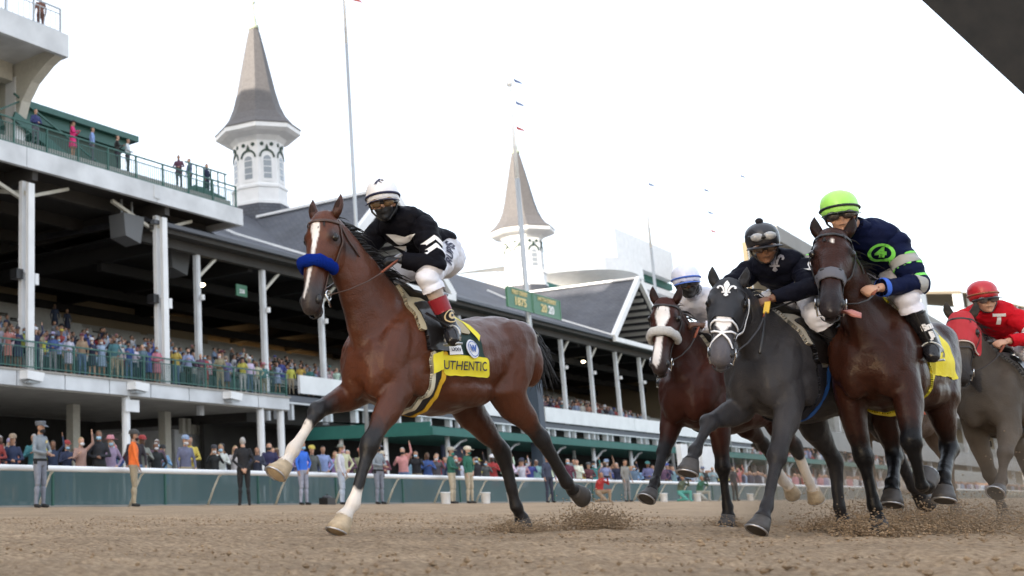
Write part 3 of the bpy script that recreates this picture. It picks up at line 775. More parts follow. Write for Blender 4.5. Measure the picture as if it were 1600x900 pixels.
# ================================================================ HORSE
def vlerp(a, b, t): return tuple(a[i]+(b[i]-a[i])*t for i in range(len(a)))
def horse(name, pos, yaw, sc, label, group, legs, poll, muz, coat, voxel=.015, neckbend=0, face_roll=0, neck_side=0, mane_dir=-1, ears=(1,1), lg=1.06):
    """legs: dict RF,LF,RH,LH -> joints [elbow/hip.. toe] in local metres (x forward, y left, z up)"""
    T = empty(name, (pos[0], pos[1], 0), rz=R(yaw), label=label, cat='horse', group=group)
    T.scale = (sc, sc, sc)
    b = MB(); X, Y, Z = Vector((1,0,0)), Vector((0,1,0)), Vector((0,0,1))
    # trunk
    tr = [(.47,1.16,1.00,.09),(.43,1.27,.93,.155),(.34,1.36,.86,.205),(.22,1.47,.81,.235),(.08,1.54,.785,.25),(-.06,1.555,.775,.265),(-.25,1.48,.775,.285),(-.45,1.455,.80,.285),
          (-.62,1.47,.865,.27),(-.78,1.50,.93,.255),(-.92,1.515,.99,.26),(-1.06,1.49,1.01,.24),(-1.17,1.42,1.03,.205),(-1.25,1.31,1.08,.12)]
    b.loft([((x,0,(zt+zb)/2), Y, Z, w, (zt-zb)/2) for x,zt,zb,w in tr])
    # neck: base to poll
    poll = Vector(poll); muz = Vector(muz)
    base = Vector((.16,0,1.27)); ctrl = (base+poll)/2 + Vector((-.05+neckbend, neck_side, -.02))
    hd = (muz-poll).normalized()
    pend = poll + hd*.07 + Vector((-.02,0,0))
    st = []
    for i, (t, a, w) in enumerate([(0,.33,.17),(.2,.285,.135),(.4,.235,.105),(.6,.195,.088),(.8,.158,.078),(1,.125,.072)]):
        c = base*(1-t)**2 + ctrl*2*t*(1-t) + pend*t*t
        d = ((ctrl-base)*(1-t)*2 + (pend-ctrl)*t*2).normalized()
        y = Y - d*Y.dot(d); y.normalize(); st.append((c, y, y.cross(d), w, a))
    b.loft(st); crest = [(c - z*(-1)*0, c, z, a, y) for c, y, z, w, a in st]
    # head
    s = hd.cross(Vector((0,0,1)));
    side = Vector((0,1,0)); yawv = Vector((hd.x, hd.y, 0))
    if 'face' in coat: nrm = Vector(coat['face']).normalized(); nrm = (nrm - hd*nrm.dot(hd)).normalized()
    else: nrm = Vector((hd.z*-1, 0, hd.x)); nrm = (nrm - hd*nrm.dot(hd)).normalized()
    sd = nrm.cross(hd).normalized()   # head's own side axis
    L = .66; HS = 1.16
    def H(t, n, s_): return poll + hd*(t*L) + nrm*(n*HS) + sd*(s_*HS)
    hs = [(-.04,.05,.055,.03),(.03,.075,.075,.045),(.14,.10,.092,.055),(.26,.118,.102,.05),(.36,.108,.090,.05),(.48,.092,.070,.048),(.62,.076,.056,.046),(.76,.066,.052,.044),(.88,.064,.057,.043),(.96,.058,.054,.034),(1.02,.04,.042,.02),(1.05,.02,.025,.0)]
    b.loft([(H(t, fr-dp, 0), sd, nrm, w, dp) for t, dp, w, fr in [(t, dp*HS, w*HS, (fr+.02)*HS) for t, dp, w, fr in hs]])
    rot = Matrix((sd, nrm, hd)).transposed()
    for k in (1,-1):
        b.ell(H(.34,-.085,.052*k), (.044,.105,.125), rot)            # cheek
        b.ell(H(.235,.018,.072*k), (.026,.03,.042), rot)             # brow
        b.ell(H(.55,.045,.034*k), (.02,.018,.12), rot)
        b.ell(H(.90,-.005,.045*k), (.02,.034,.034), rot)             # nostril rim
    b.ell(H(.97,-.075,0), (.036,.026,.045), rot)                     # chin
    # muscle masses
    for k in (1,-1):
        b.ell((.26,.155*k,1.16), (.15,.085,.24), Matrix.Rotation(R(-28),3,'Y'))
        b.ell((.10,.19*k,1.02), (.14,.07,.15), Matrix.Rotation(R(30),3,'Y'))
        b.ell((.40,.085*k,1.01), (.075,.085,.15))
        b.ell((-.93,.15*k,1.30), (.25,.12,.17), Matrix.Rotation(R(15),3,'Y'))
        b.ell((-1.12,.12*k,1.2), (.13,.10,.2))
        b.ell((-.35,.12*k,.95),(.35,.15,.13))
    segs = []
    def leg(J, rr_, back, tag_):
        # J joints; rr_ per segment stations (t, ra, rl)
        J = [Vector(j) for j in J]; rings = []
        for i in range(len(J)-1):
            for t, ra, rl in rr_[i]:
                q = lg*(1+.2*min(1,max(0,(.075-rl)/.03))) if lg else 1; rings.append([J[i].lerp(J[i+1], t), ra*q, rl*q])
        out = []
        for i, (c, ra, rl) in enumerate(rings):
            d = (rings[min(i+1,len(rings)-1)][0]-rings[max(i-1,0)][0]).normalized()
            y = (Y - d*Y.dot(d)).normalized(); out.append((c, y, y.cross(d), rl, ra))
        b.loft(out)
        for i in range(len(J)-1): segs.append((J[i], J[i+1], tag_, i))
        return J
    fore = [[(0,.13,.085),(.5,.125,.085)], [(0,.105,.08),(.3,.086,.066),(.6,.060,.052),(.85,.045,.044)], [(0,.050,.048),(.1,.046,.046),(.22,.034,.032),(.5,.029,.025),(.85,.031,.027)], [(0,.040,.034),(.15,.039,.034),(.5,.029,.029),(.85,.040,.040),(1,.046,.045)]]
    hind = [[(0,.20,.13),(.5,.185,.125)], [(0,.15,.105),(.25,.125,.082),(.55,.078,.056),(.82,.050,.038)], [(0,.060,.044),(.08,.058,.044),(.2,.044,.038),(.5,.034,.029),(.85,.035,.03)], [(0,.042,.036),(.15,.041,.036),(.5,.031,.030),(.85,.041,.040),(1,.047,.045)]]
    hoofs = []
    for key, J in legs.items():
        front = key[1] == 'F'; k = 1 if key[0] == 'L' else -1
        start = Vector((.24,.13*k,1.13)) if front else Vector((-.93,.13*k,1.26))
        JJ = leg([start]+list(J[:4]), fore if front else hind, not front, key)
        if not front:   # point of hock
            h = Vector(J[1]); up_ = (Vector(J[0])-h).normalized(); dn = (Vector(J[2])-h).normalized()
            bk = -(up_+dn); bk = bk.normalized() if bk.length > .15 else Vector((-1,0,0))
            bk = (bk*.6 + up_*.4) if bk.x < 0 else Vector((-.8,0,.5)); b.ell(h+bk*.055, (.026,.026,.032))
            b.bar(h+bk*.06, h.lerp(Vector(J[0]), .55)+Vector((-.03,0,0)), .02)
        else:
            kn = Vector(J[1]); b.ell(kn+Vector((.006,0,.0)), (.046,.045,.055))
        hoofs.append((key, Vector(J[3]), Vector(J[4]), Vector(J[2])))
    me = remesh(b, voxel, 5, .55)
    # crisper folds: displace along normals with low frequency muscle noise
    co = coords(me); nm = normals(me)
    amp = np.array([noise.noise(Vector(c)*8)*.0075 + noise.noise(Vector((c[0]*12,c[1]*12,c[2]*5)))*.0045 + noise.noise(Vector(c)*26)*.002 for c in co]); co += nm*amp[:,None]
    me.vertices.foreach_set('co', co.ravel()); me.update()
    # coat colours
    body = np.array(coat['body']); cols = np.tile(body, (len(co),1)).astype(float)
    nz = np.array([noise.noise(Vector(c)*2.3) for c in co]); cols *= (1+.22*nz)[:,None]
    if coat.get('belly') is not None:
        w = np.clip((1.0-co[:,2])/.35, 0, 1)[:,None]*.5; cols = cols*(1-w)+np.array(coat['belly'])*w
    best = np.full(len(co), 9.); lt = np.zeros(len(co)); lk = np.array(['  ']*len(co))
    for a, bb, key, i in segs:
        d, t = seg_dist(co, a, bb); u = d < best; best[u] = d[u]; lt[u] = i+t[u]; lk[u] = key
    isleg = best < .19
    pts = np.array(coat.get('points', (.012,.011,.012)))
    ed = np.array([noise.noise(Vector(c)*30)*.12 for c in co])
    for key in ('RF','LF','RH','LH'):
        on = isleg & (lk == key) & (lt > 1.0) & (co[:,2] < 1.05)
        w = np.where(on, np.clip((lt+ed-coat.get('black_from',1.35))/.35, 0, 1), 0)[:,None]*coat.get('point_w',1)
        cols = cols*(1-w)+pts*w
        wf = coat.get('white',{}).get(key)
        if wf:
            w = np.where(on, np.clip((lt+ed*1.2-wf)/.08, 0, 1), 0)[:,None]; cols = cols*(1-w)+np.array((.66,.60,.54))*w
    rel = co-np.array(poll); th = rel@np.array(hd)/L; hn = rel@np.array(nrm); hsd = rel@np.array(sd)
    ish = (th > -.12) & (th < 1.2) & (np.abs(hsd) < .13) & (hn > -.24) & (hn < .12) & ((rel**2).sum(1) < .5)
    w = np.where(ish, np.clip((th-.62)/.2, 0, 1)*coat.get('muzzle_w',.85), 0)[:,None]; cols = cols*(1-w)+np.array(coat.get('muzzle',(.035,.03,.03)))*w
    w = np.where(ish, np.clip(1.3-np.abs(th-.25)/.09,0,1)*np.clip((np.abs(hsd)-.065)/.03,0,1)*.75, 0)[:,None]; cols = cols*(1-w)+np.array(pts)*w
    bl = coat.get('blaze')
    if bl:
        wd = np.interp(th, [p[0] for p in bl], [p[1] for p in bl]); cx = np.interp(th, [p[0] for p in bl], [p[2] for p in bl])
        w = np.where(ish & (hn > -.03), np.clip((wd-np.abs(hsd-cx)+ed*.02)/.007, 0, 1), 0)[:,None]; cols = cols*(1-w)+np.array((.80,.77,.76))*w
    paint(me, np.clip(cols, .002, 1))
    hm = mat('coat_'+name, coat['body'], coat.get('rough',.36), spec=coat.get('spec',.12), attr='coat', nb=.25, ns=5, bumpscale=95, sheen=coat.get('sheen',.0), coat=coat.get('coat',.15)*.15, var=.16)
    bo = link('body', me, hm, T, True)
    bv = bvh_of(me)
    # eyes, nostrils, mouth, ears
    eye = mat('horse_eye', (.008,.006,.005), .12)
    for k in (1,-1):
        e = MB(); e.ell(H(.245,-.004,.087*k), (.025,.026,.030), rot, 12, 8); e.build('eye', eye, bo, True)
        e = MB(); e.ell(H(.905,.012,.050*k), (.020,.024,.034), rot, 10, 6); e.build('nostril', M['black'], bo, True)
        ed_ = MB(); rings = []
        tilt = (-hd*.93 + sd*(.22*k) + nrm*coat.get('ear_fwd',.25)).normalized()
        root = H(.02,-.015,.055*k); u = sd; v = tilt.cross(sd).normalized()
        for t, w, dpt in ((0,.030,.028),(.25,.036,.028),(.5,.034,.022),(.75,.022,.014),(.93,.008,.006),(1,.002,.002)):
            rings.append((root+tilt*(t*.17)+sd*(.012*k*math.sin(t*3)), u, v, w, dpt))
        ed_.loft(rings); eo = ed_.build('ear', hm, bo, True)
        ec = np.tile(body*.55, (len(eo.data.vertices),1)); paint(eo.data, ec)
        e = MB(); e.ell(root+tilt*.075+(nrm*.6+sd*.3*k).normalized()*.0215, (.021,.006,.05), Matrix((sd,(nrm*.8+sd*.2*k).normalized(),tilt)).transposed()); e.build('inner_ear', mat('inner_ear', tuple(body*.25), .9), eo, True)
    mo = MB(); mo.tube(ring_pts(H(.975,-.045,0), sd, nrm*0+hd, .050,.055,15,165,10), .0045, 6); mo.build('mouth_line', M['black'], bo, True)
    # hooves
    for key, cor, toe, fet in hoofs:
        d = (toe-cor); ln = d.length; d.normalize(); front = (Vector((1,0,0)) - d*d.x)
        if front.length < .3: front = Vector((0,0,1)) if d.x > 0 else Vector((0,0,-1)); front = front - d*front.dot(d)
        front.normalize(); s2 = d.cross(front).normalized(); ho = MB()
        l = .092
        ho.loft([(cor-d*.012, s2, front, .050,.052),(cor+d*.01, s2, front, .052,.055),(cor+d*.05+front*.012, s2, front, .061,.066),(cor+d*l+front*.022, s2, front, .069,.076),(cor+d*(l+.003)+front*.022, s2, front, .062,.069)])
        wh = coat.get('white',{}).get(key)
        ho_ = ho.build('hoof', mat('hoof_horn', (.42,.33,.22) if wh else (.045,.04,.038), .55, var=.2, ns=25), bo, True)
        sh = MB(); sh.tube([cor+d*(l+.004)+front*.022+s2*(math.sin(a)*.062)+front*(math.cos(a)*.069) for a in np.linspace(-2.4,2.4,14)], .007, 6); sh.build('horseshoe', mat('aluminium_shoe', (.5,.5,.52), .35, .9), ho_, True)
    return dict(T=T, body=bo, me=me, bv=bv, H=H, hd=hd, nrm=nrm, sd=sd, rot=rot, poll=poll, muz=muz, neck=st, segs=segs, th=th, hn=hn, hsd=hsd, ish=ish, co=co, L=L, legs=legs, base=base, ctrl=ctrl, pend=pend)

hair_black = None
def hair(h, rs, mane=True, tail=True, tailpts=None, col=(.012,.01,.01), n=150, lie=-1, lift=.5):
    hm = mat('horse_hair', col, .45, var=.3, ns=30)
    if mane:
        m = MB(); base, ctrl, pend = h['base'], h['ctrl'], h['pend']
        for i in range(n):
            t = rs.uniform(.12, 1.0)
            c = base*(1-t)**2 + ctrl*2*t*(1-t) + pend*t*t
            d = ((ctrl-base)*(1-t)*2 + (pend-ctrl)*t*2).normalized()
            y = (Vector((0,1,0)) - d*d.y).normalized(); z = y.cross(d)
            if z.z < 0 and z.x > 0: z = -z
            up = -z if (z.x > 0) else z
            ra = np.interp(t, [0,.2,.4,.6,.8,1], [.33,.285,.235,.195,.158,.125])
            p = c + up*(ra-.02) + y*rs.uniform(-.012,.012)
            L = rs.uniform(.10,.26)*(1.0 if t < .9 else .7)
            v = (up*lift + Vector((-1,0,.1))*rs.uniform(.5,1.2) + y*lie*rs.uniform(-.2,.8)).normalized()
            pts = []; q = p.copy()
            for k in range(5): pts.append(q.copy()); q += v*L/4; v = (v + Vector((0,0,-.28)) + Vector((rs.uniform(-.2,.2),rs.uniform(-.2,.2),rs.uniform(-.15,.15)))).normalized()
            m.tube(pts, [.006,.007,.006,.004,.001], 4, cap=False)
        m.build('mane', hm, h['T'], True); m = MB()
        for i in range(36):   # forelock
            p = h['H'](.02, .03, rs.uniform(-.03,.03)); v = (h['hd']*.7 + h['nrm']*.5 + h['sd']*rs.uniform(-.5,.5)).normalized(); pts = []; q = p.copy(); L = rs.uniform(.06,.13)
            for k in range(4): pts.append(q.copy()); q += v*L/3; v = (v + h['hd']*.4 - h['nrm']*.15).normalized()
            m.tube(pts, [.005,.006,.005,.001], 4, cap=False)
        m.build('forelock', hm, h['T'], True)
    if tail:
        m = MB(); tp = [Vector(p) for p in (tailpts or [(-1.22,0,1.40),(-1.34,0,1.42),(-1.46,0,1.32),(-1.52,0,1.15),(-1.56,0,.98)])]
        m.tube(tp[:3], [.045,.04,.03], 8)
        for i in range(130):
            o = Vector((rs.gauss(0,.018), rs.gauss(0,.022), rs.gauss(0,.018))); L = rs.uniform(.6,1.05); k = len(tp)
            st_ = rs.uniform(0,.4); pts = []
            for j in range(7):
                t = st_+(L-st_)*j/6 if L > st_ else st_; t = min(t,.999)*(k-1); a = int(t); q = tp[a].lerp(tp[a+1], t-a) if a < k-1 else tp[-1]
                pts.append(q + o*(.5+2.2*j/6) + Vector((rs.uniform(-.01,.01),rs.uniform(-.01,.01),rs.uniform(-.01,.01))))
            m.tube(pts, [.003,.0045,.0045,.004,.003,.002,.001], 4, cap=False)
        m.build('tail', hm, h['T'], True)
# ================================================================ JOCKEY
SKIN = {'light': (.50,.29,.20), 'brown': (.20,.10,.06), 'dark': (.10,.05,.032), 'tan': (.36,.20,.13)}
def human_head(b, hc, f, up, s=1.0, fine=True):
    """head centred at hc, looking along f; returns frame"""
    f = Vector(f).normalized(); up = Vector(up); up = (up - f*up.dot(f)).normalized(); sd = up.cross(f)
    rot = Matrix((f, sd, up)).transposed()
    b.ell(hc+up*.03*s, (.098*s,.076*s,.10*s), rot, 16, 12)
    b.ell(hc+f*.030*s-up*.055*s, (.062*s,.056*s,.068*s), rot, 14, 10)
    if fine:
        b.ell(hc+f*.098*s-up*.022*s, (.018*s,.013*s,.026*s), rot)
        b.ell(hc+f*.090*s-up*.065*s, (.012*s,.026*s,.010*s), rot)
        b.ell(hc+f*.070*s-up*.105*s, (.024*s,.026*s,.018*s), rot)
        for k in (1,-1): b.ell(hc+sd*.076*s*k-up*.01*s, (.020*s,.009*s,.032*s), rot)
        for k in (1,-1): b.ell(hc+f*.062*s+sd*.040*s*k-up*.04*s, (.026*s,.022*s,.024*s), rot)
    return f, sd, up, rot
def limb(b, pts, rs):
    P = [Vector(p) for p in pts]; out = []; R_ = []
    n = 5
    for i in range(len(P)-1):
        for j in range(n): out.append(P[i].lerp(P[i+1], j/n)); R_.append(rs[i]+(rs[i+1]-rs[i])*j/n)
    out.append(P[-1]); R_.append(rs[-1])
    b.tube(out, R_, 12)
    for i in range(1, len(P)-1): b.ell(P[i], (rs[i]*1.02,)*3, None, 12, 8)
def hand_fist(b, w, dirn, palmdown, s=1.0):
    """closed hand round a rein: palm, four curled fingers and a thumb along the side"""
    d = Vector(dirn).normalized(); n = Vector(palmdown); n = (n-d*n.dot(d)).normalized(); l = d.cross(n)
    rot = Matrix((d,l,n)).transposed(); c = w+d*.045*s
    b.ell(c, (.050*s,.042*s,.018*s), rot)
    for i, (o, ln) in enumerate(((-.030,.9),(-.010,1.0),(.011,.95),(.030,.78))):
        r = w+d*.082*s+l*o*s
        b.tube([r-d*.02*s, r+n*.004, r+d*.022*s*ln+n*.022*s, r+d*.006*s+n*.046*s*ln, r-d*.022*s*ln+n*.044*s], [.0105*s,.0105*s,.010*s,.0095*s,.008*s], 8)
    b.tube([w+d*.02*s-l*.03*s, w+d*.045*s-l*.05*s+n*.015*s, w+d*.075*s-l*.042*s+n*.035*s, w+d*.09*s-l*.025*s+n*.045*s], [.013*s,.0125*s,.011*s,.008*s], 8)
def jockey(name, h, J, style, label, group='jockeys racing in silks'):
    """J: joints in the horse's local frame"""
    T = h['T']; root = empty('person', T.location, rz=T.rotation_euler.z, label=label, cat='jockey', group=group); root.scale = T.scale
    b = MB(); V = {k: Vector(v) for k, v in J.items()}
    pel, che, nk, hc = V['pelvis'], V['chest'], V['neck'], V['head']
    ax = (che-pel).normalized(); y = Vector((0,1,0)); y = (V['Ls']-V['Rs']).normalized(); y = (y-ax*y.dot(ax)).normalized(); z = y.cross(ax)
    L = (che-pel).length
    hipy = (V['Lh']-V['Rh']).normalized()
    # torso
    b.loft([(pel-ax*.10, hipy, z, .10,.085),(pel-ax*.03, hipy, z, .155,.115),(pel+ax*.06, hipy.lerp(y,.3), z, .16,.118),(pel+ax*L*.4, y, z, .138,.103),(pel+ax*L*.68, y, z, .155,.112),
            (che, y, z, .175,.118),(che+ax*.07, y, z, .165,.10),(che+ax*.12, y, z, .09,.07)])
    b.ell(pel-ax*.06+z*.02, (.13,.15,.12))
    limb(b, [che+ax*.08, nk, hc-(hc-nk)*.15], [.07,.055,.052])
    f = V['look']; hf = human_head(b, hc, f, V.get('up', Vector((0,0,1))))
    for k in 'LR':
        s = 1 if k == 'L' else -1
        limb(b, [V[k+'s'], V[k+'e'], V[k+'w']], [.066,.047,.030]); b.ell(V[k+'s'], (.074,.074,.07))
        m = V[k+'s'].lerp(V[k+'e'], .4); b.ell(m, (.055,.055,.055))
        wd = (V[k+'w']-V[k+'e']).normalized()
        hand_fist(b, V[k+'w'], wd*.8+Vector((.4,-.2*s,-.1)), Vector((0,-s*.6,-.7)))
        limb(b, [V[k+'h'], V[k+'k'], V[k+'a']], [.098,.060,.036]); b.ell(V[k+'h'].lerp(V[k+'k'],.35), (.095,.085,.085))
        cf = V[k+'k'].lerp(V[k+'a'], .28) + Vector((-.02,0,0)); b.ell(cf, (.050,.048,.075))
        ft = V[k+'t']; limb(b, [V[k+'a']+Vector((-.02,0,-.02)), V[k+'a'].lerp(ft,.5), ft], [.045,.040,.028]); b.ell(V[k+'a']+(V[k+'a']-ft).normalized()*.03+Vector((0,0,-.02)), (.036,.034,.036))
    me = remesh(b, .0105, 4, .5)
    co = coords(me)
    def dseg(a, c): return seg_dist(co, V[a], V[c])
    dist = {}
    for nm_, a, c in [('torso','pelvis','chest'),('neck','chest','neck'),('headx','neck','head')]+[(k+n_, k+a, k+c) for k in 'LR' for n_, a, c in (('ua','s','e'),('fa','e','w'),('th','h','k'),('sh','k','a'),('ft','a','t'))]:
        dist[nm_] = seg_dist(co, V[a], V[c])
    dist['head'] = (np.linalg.norm(co-np.array(hc), axis=1)-.03, np.zeros(len(co)))
    off = {'torso':.13,'neck':.055,'headx':.05,'head':.06}
    names = list(dist); D = np.stack([dist[n_][0]-(off.get(n_, .10 if n_.endswith('th') else .05)) for n_ in names]); who = np.argmin(D, axis=0)
    TT = {n_: dist[n_][1] for n_ in names}
    ispart = lambda n_: who == names.index(n_)
    tors = ispart('torso'); tt = TT['torso']
    arms = np.zeros(len(co), bool); 
    for k in 'LR':
        arms |= ispart(k+'ua') | (ispart(k+'fa') & (TT[k+'fa'] < .93))
    necklow = ispart('neck')
    silk = (tors & (tt > .10)) | arms | necklow
    # hands: beyond wrist
    for k in 'LR':
        wd = (V[k+'w']-V[k+'e']).normalized(); beyond = (co-np.array(V[k+'w']))@np.array(wd) > -.012
        silk &= ~(beyond & (np.linalg.norm(co-np.array(V[k+'w']),axis=1) < .16))
    legs_ = np.zeros(len(co), bool); boots = np.zeros(len(co), bool); tops = np.zeros(len(co), bool)
    for k in 'LR':
        legs_ |= ispart(k+'th') | (ispart(k+'sh') & (TT[k+'sh'] < .22)); boots |= (ispart(k+'sh') & (TT[k+'sh'] > style.get('boot_t',.42))) | ispart(k+'ft')
        tops |= ispart(k+'sh') & (TT[k+'sh'] > style.get('boot_t',.42)-.02) & (TT[k+'sh'] < style.get('boot_t',.42)+.26)
    breech = legs_ | (tors & (tt < .14))
    skin = np.array(SKIN[style['skin']]); cols = np.tile(skin, (len(co),1)).astype(float)
    for k in 'LR':
        w = ispart(k+'sh'); cols[w] = style.get('shin', tuple(skin))
    gl = style.get('gloves')
    if gl:
        for k in 'LR': cols[np.linalg.norm(co-np.array(V[k+'w'])-.05*np.array((V[k+'w']-V[k+'e']).normalized()),axis=1) < .11] = gl
    hfv = hf
    if style.get('mask'):
        rel = co-np.array(hc); w = (rel@np.array(hfv[2]) < -.035) & (np.linalg.norm(rel,axis=1) < .17) ; cols[w] = style['mask']
    paint(me, cols)
    bm_ = link('body', me, mat('skin_'+name, tuple(skin), .5, attr='coat', spec=.4), root, True)
    bv = bvh_of(me)
    s1 = mat('silks_'+name, style['silk'], .6, nb=.5, ns=14, spec=.05, bumpscale=22); s2 = mat('breeches_'+name, style.get('breech',(.75,.76,.80)), .6, nb=.7, ns=12, bumpscale=12)
    s3 = mat('boots_'+name, style.get('boot',(.012,.012,.015)), .25, spec=.4, coat=.1)
    sh1 = shell(me, silk, .012, 'silks_shirt', s1, root, .022); sh2 = shell(me, breech, .008, 'breeches', s2, root, .016); sL = (co@np.array(hipy)) > float(((V['La']+V['Ra'])/2).dot(hipy)); sh3 = shell(me, boots & sL, .011, 'riding_boot', s3, root); shell(me, boots & ~sL, .011, 'riding_boot', s3, root)
    if style.get('boot_top'): [shell(me, tops & q_, .0145, 'boot_top', mat('boot_top_'+name, style['boot_top'], .4), root) for q_ in (sL, ~sL)]
    sbv = bvh_of(sh1.data) if sh1 else bv
    # sleeve bands
    for (lo, hi, col, parts) in style.get('bands', []):
        bmt = mat('band_'+name+str(lo), col, .55)
        if parts == ('torso',): shell(me, tors & (tt > lo) & (tt < hi), .0155, 'torso_band', bmt, root, .022); continue
        for k in style.get('band_arms','LR'):
            mk = np.zeros(len(co), bool)
            for p_ in parts: mk |= ispart(k+p_) & (TT[k+p_] > lo) & (TT[k+p_] < hi)
            shell(me, mk, .0155, 'sleeve_band', bmt, root, .022)
    # helmet, goggles, strap
    f, sd, up, rot = hf; hm = MB(); rings = []
    tilt = (up - f*.16).normalized(); fr = (f - tilt*f.dot(tilt)).normalized(); s_ = tilt.cross(fr)
    hc2 = hc + up*.052 - f*.006
    for t, rf, rs_ in ((-.055,.118,.100),(-.03,.124,.105),(0,.128,.108),(.035,.126,.106),(.07,.112,.095),(.095,.086,.074),(.113,.05,.044),(.12,.012,.01)):
        rings.append((hc2+tilt*t-fr*.006, fr, s_, rf, rs_))
    hm.loft(rings); cap = hm.build('helmet_cover', mat('cap_'+name, style['cap'], .4, coat=.25, nb=.2, ns=20), root, True)
    if style.get('cap_band'):
        bd = MB()
        for zz in style.get('band_z', (-.012,)):
            bd.tube([hc2+tilt*zz-fr*.006+fr*(math.cos(a)*.129)+s_*(math.sin(a)*.109) for a in np.linspace(0,2*math.pi,33)], .0085, 6)
        bd.build('cap_band', mat('capband_'+name, style['cap_band'], .5), cap, True)
    pk = MB(); n = 12; vs = []
    for i in range(n+1):
        a = -1.15+2.3*i/n; e = hc2+tilt*-.052-fr*.006+fr*(math.cos(a)*.122)+s_*(math.sin(a)*.102); o_ = e+fr*(.045*math.cos(a))+s_*(.02*math.sin(a))-tilt*.014
        vs += [e, o_, e-tilt*.006, o_-tilt*.006]
    fs = []
    for i in range(n): q = 4*i; fs += [(q,q+1,q+5,q+4),(q+2,q+6,q+7,q+3),(q+1,q+3,q+7,q+5)]
    pk.add(vs, fs); pk.build('peak', mat('peak_'+name, style.get('peak', style.get('cap_band') or style['cap']), .4), cap, True)
    if style.get('pompom'):
        pp = MB(); pp.ell(hc2+tilt*.13, (.026,.026,.024)); pp.build('pompom', mat('pompom_'+name, style['cap'], .9), cap, True)
    def goggles(cz, cf, nm_, lens):
        g = MB()
        for k in (1,-1): g.ell(hc+up*cz+f*cf+sd*.038*k, (.026,.042,.031), rot, 14, 8)
        g.build(nm_, lens, root, True)
        g = MB(); g.tube([hc+up*cz+f*(cf*math.cos(a)+.012)+sd*(.088*math.sin(a)) for a in np.linspace(-1.9,1.9,22)], .010, 6, flat=1.6); g.build('goggle_strap', M['black'], root, True)
    lens = mat('goggle_lens_'+name, style.get('lens',(.10,.06,.03)), .06, spec=.8, coat=.6)
    goggles(-.004, .092, 'goggles', lens)
    if style.get('spare'): goggles(.082, .112, 'spare_goggles', mat('spare_lens', (.35,.36,.38), .1, coat=.5))
    cs = MB()
    for k in (1,-1): cs.tube([hc+sd*.088*k+up*.0, hc+sd*.078*k-up*.05+f*.01, hc+sd*.03*k-up*.115+f*.04, hc-up*.122+f*.05], .007, 6)
    cs.build('chin_strap', M['black'], root, True)
    # eyes behind lenses / mouth
    mm = MB(); mm.ell(hc+f*.100-up*.067, (.004,.020,.003), rot); 
    if not style.get('mask'): mm.build('mouth', mat('lips_'+name, tuple(skin*.5), .6), root, True)
    # stirrup irons
    for k in 'LR':
        st = MB(); c = V[k+'a'].lerp(V[k+'t'], .65); s = 1 if k == 'L' else -1
        st.tube([c+Vector((0,math.cos(a)*.062,-.035+.075*(math.sin(a)+.45))) for a in np.linspace(-.4,math.pi+.4,14)], .006, 6); st.box(c.x-.02,c.x+.02,c.y-.06,c.y+.06,c.z-.052,c.z-.040)
        o = st.build('stirrup_iron', M['steel'], h['T'], True)
        sl_ = MB(); sl_.bar(c+Vector((0,0,.06)), (c.x+.06, .24*s, 1.42), .022, .006, (0,1,0)); sl_.build('stirrup_leather', M['black'], h['T'])
    return dict(root=root, bv=bv, sbv=sbv, V=V, f=f, sd=sd, up=up, hc=hc, capbv=bvh_of(cap.data), cap=cap, sh2=bvh_of(sh2.data), boots=bvh_of(sh3.data), ax=ax, y=y, z=z, hc2=hc2, fr=fr, tilt=tilt, s_=s_)

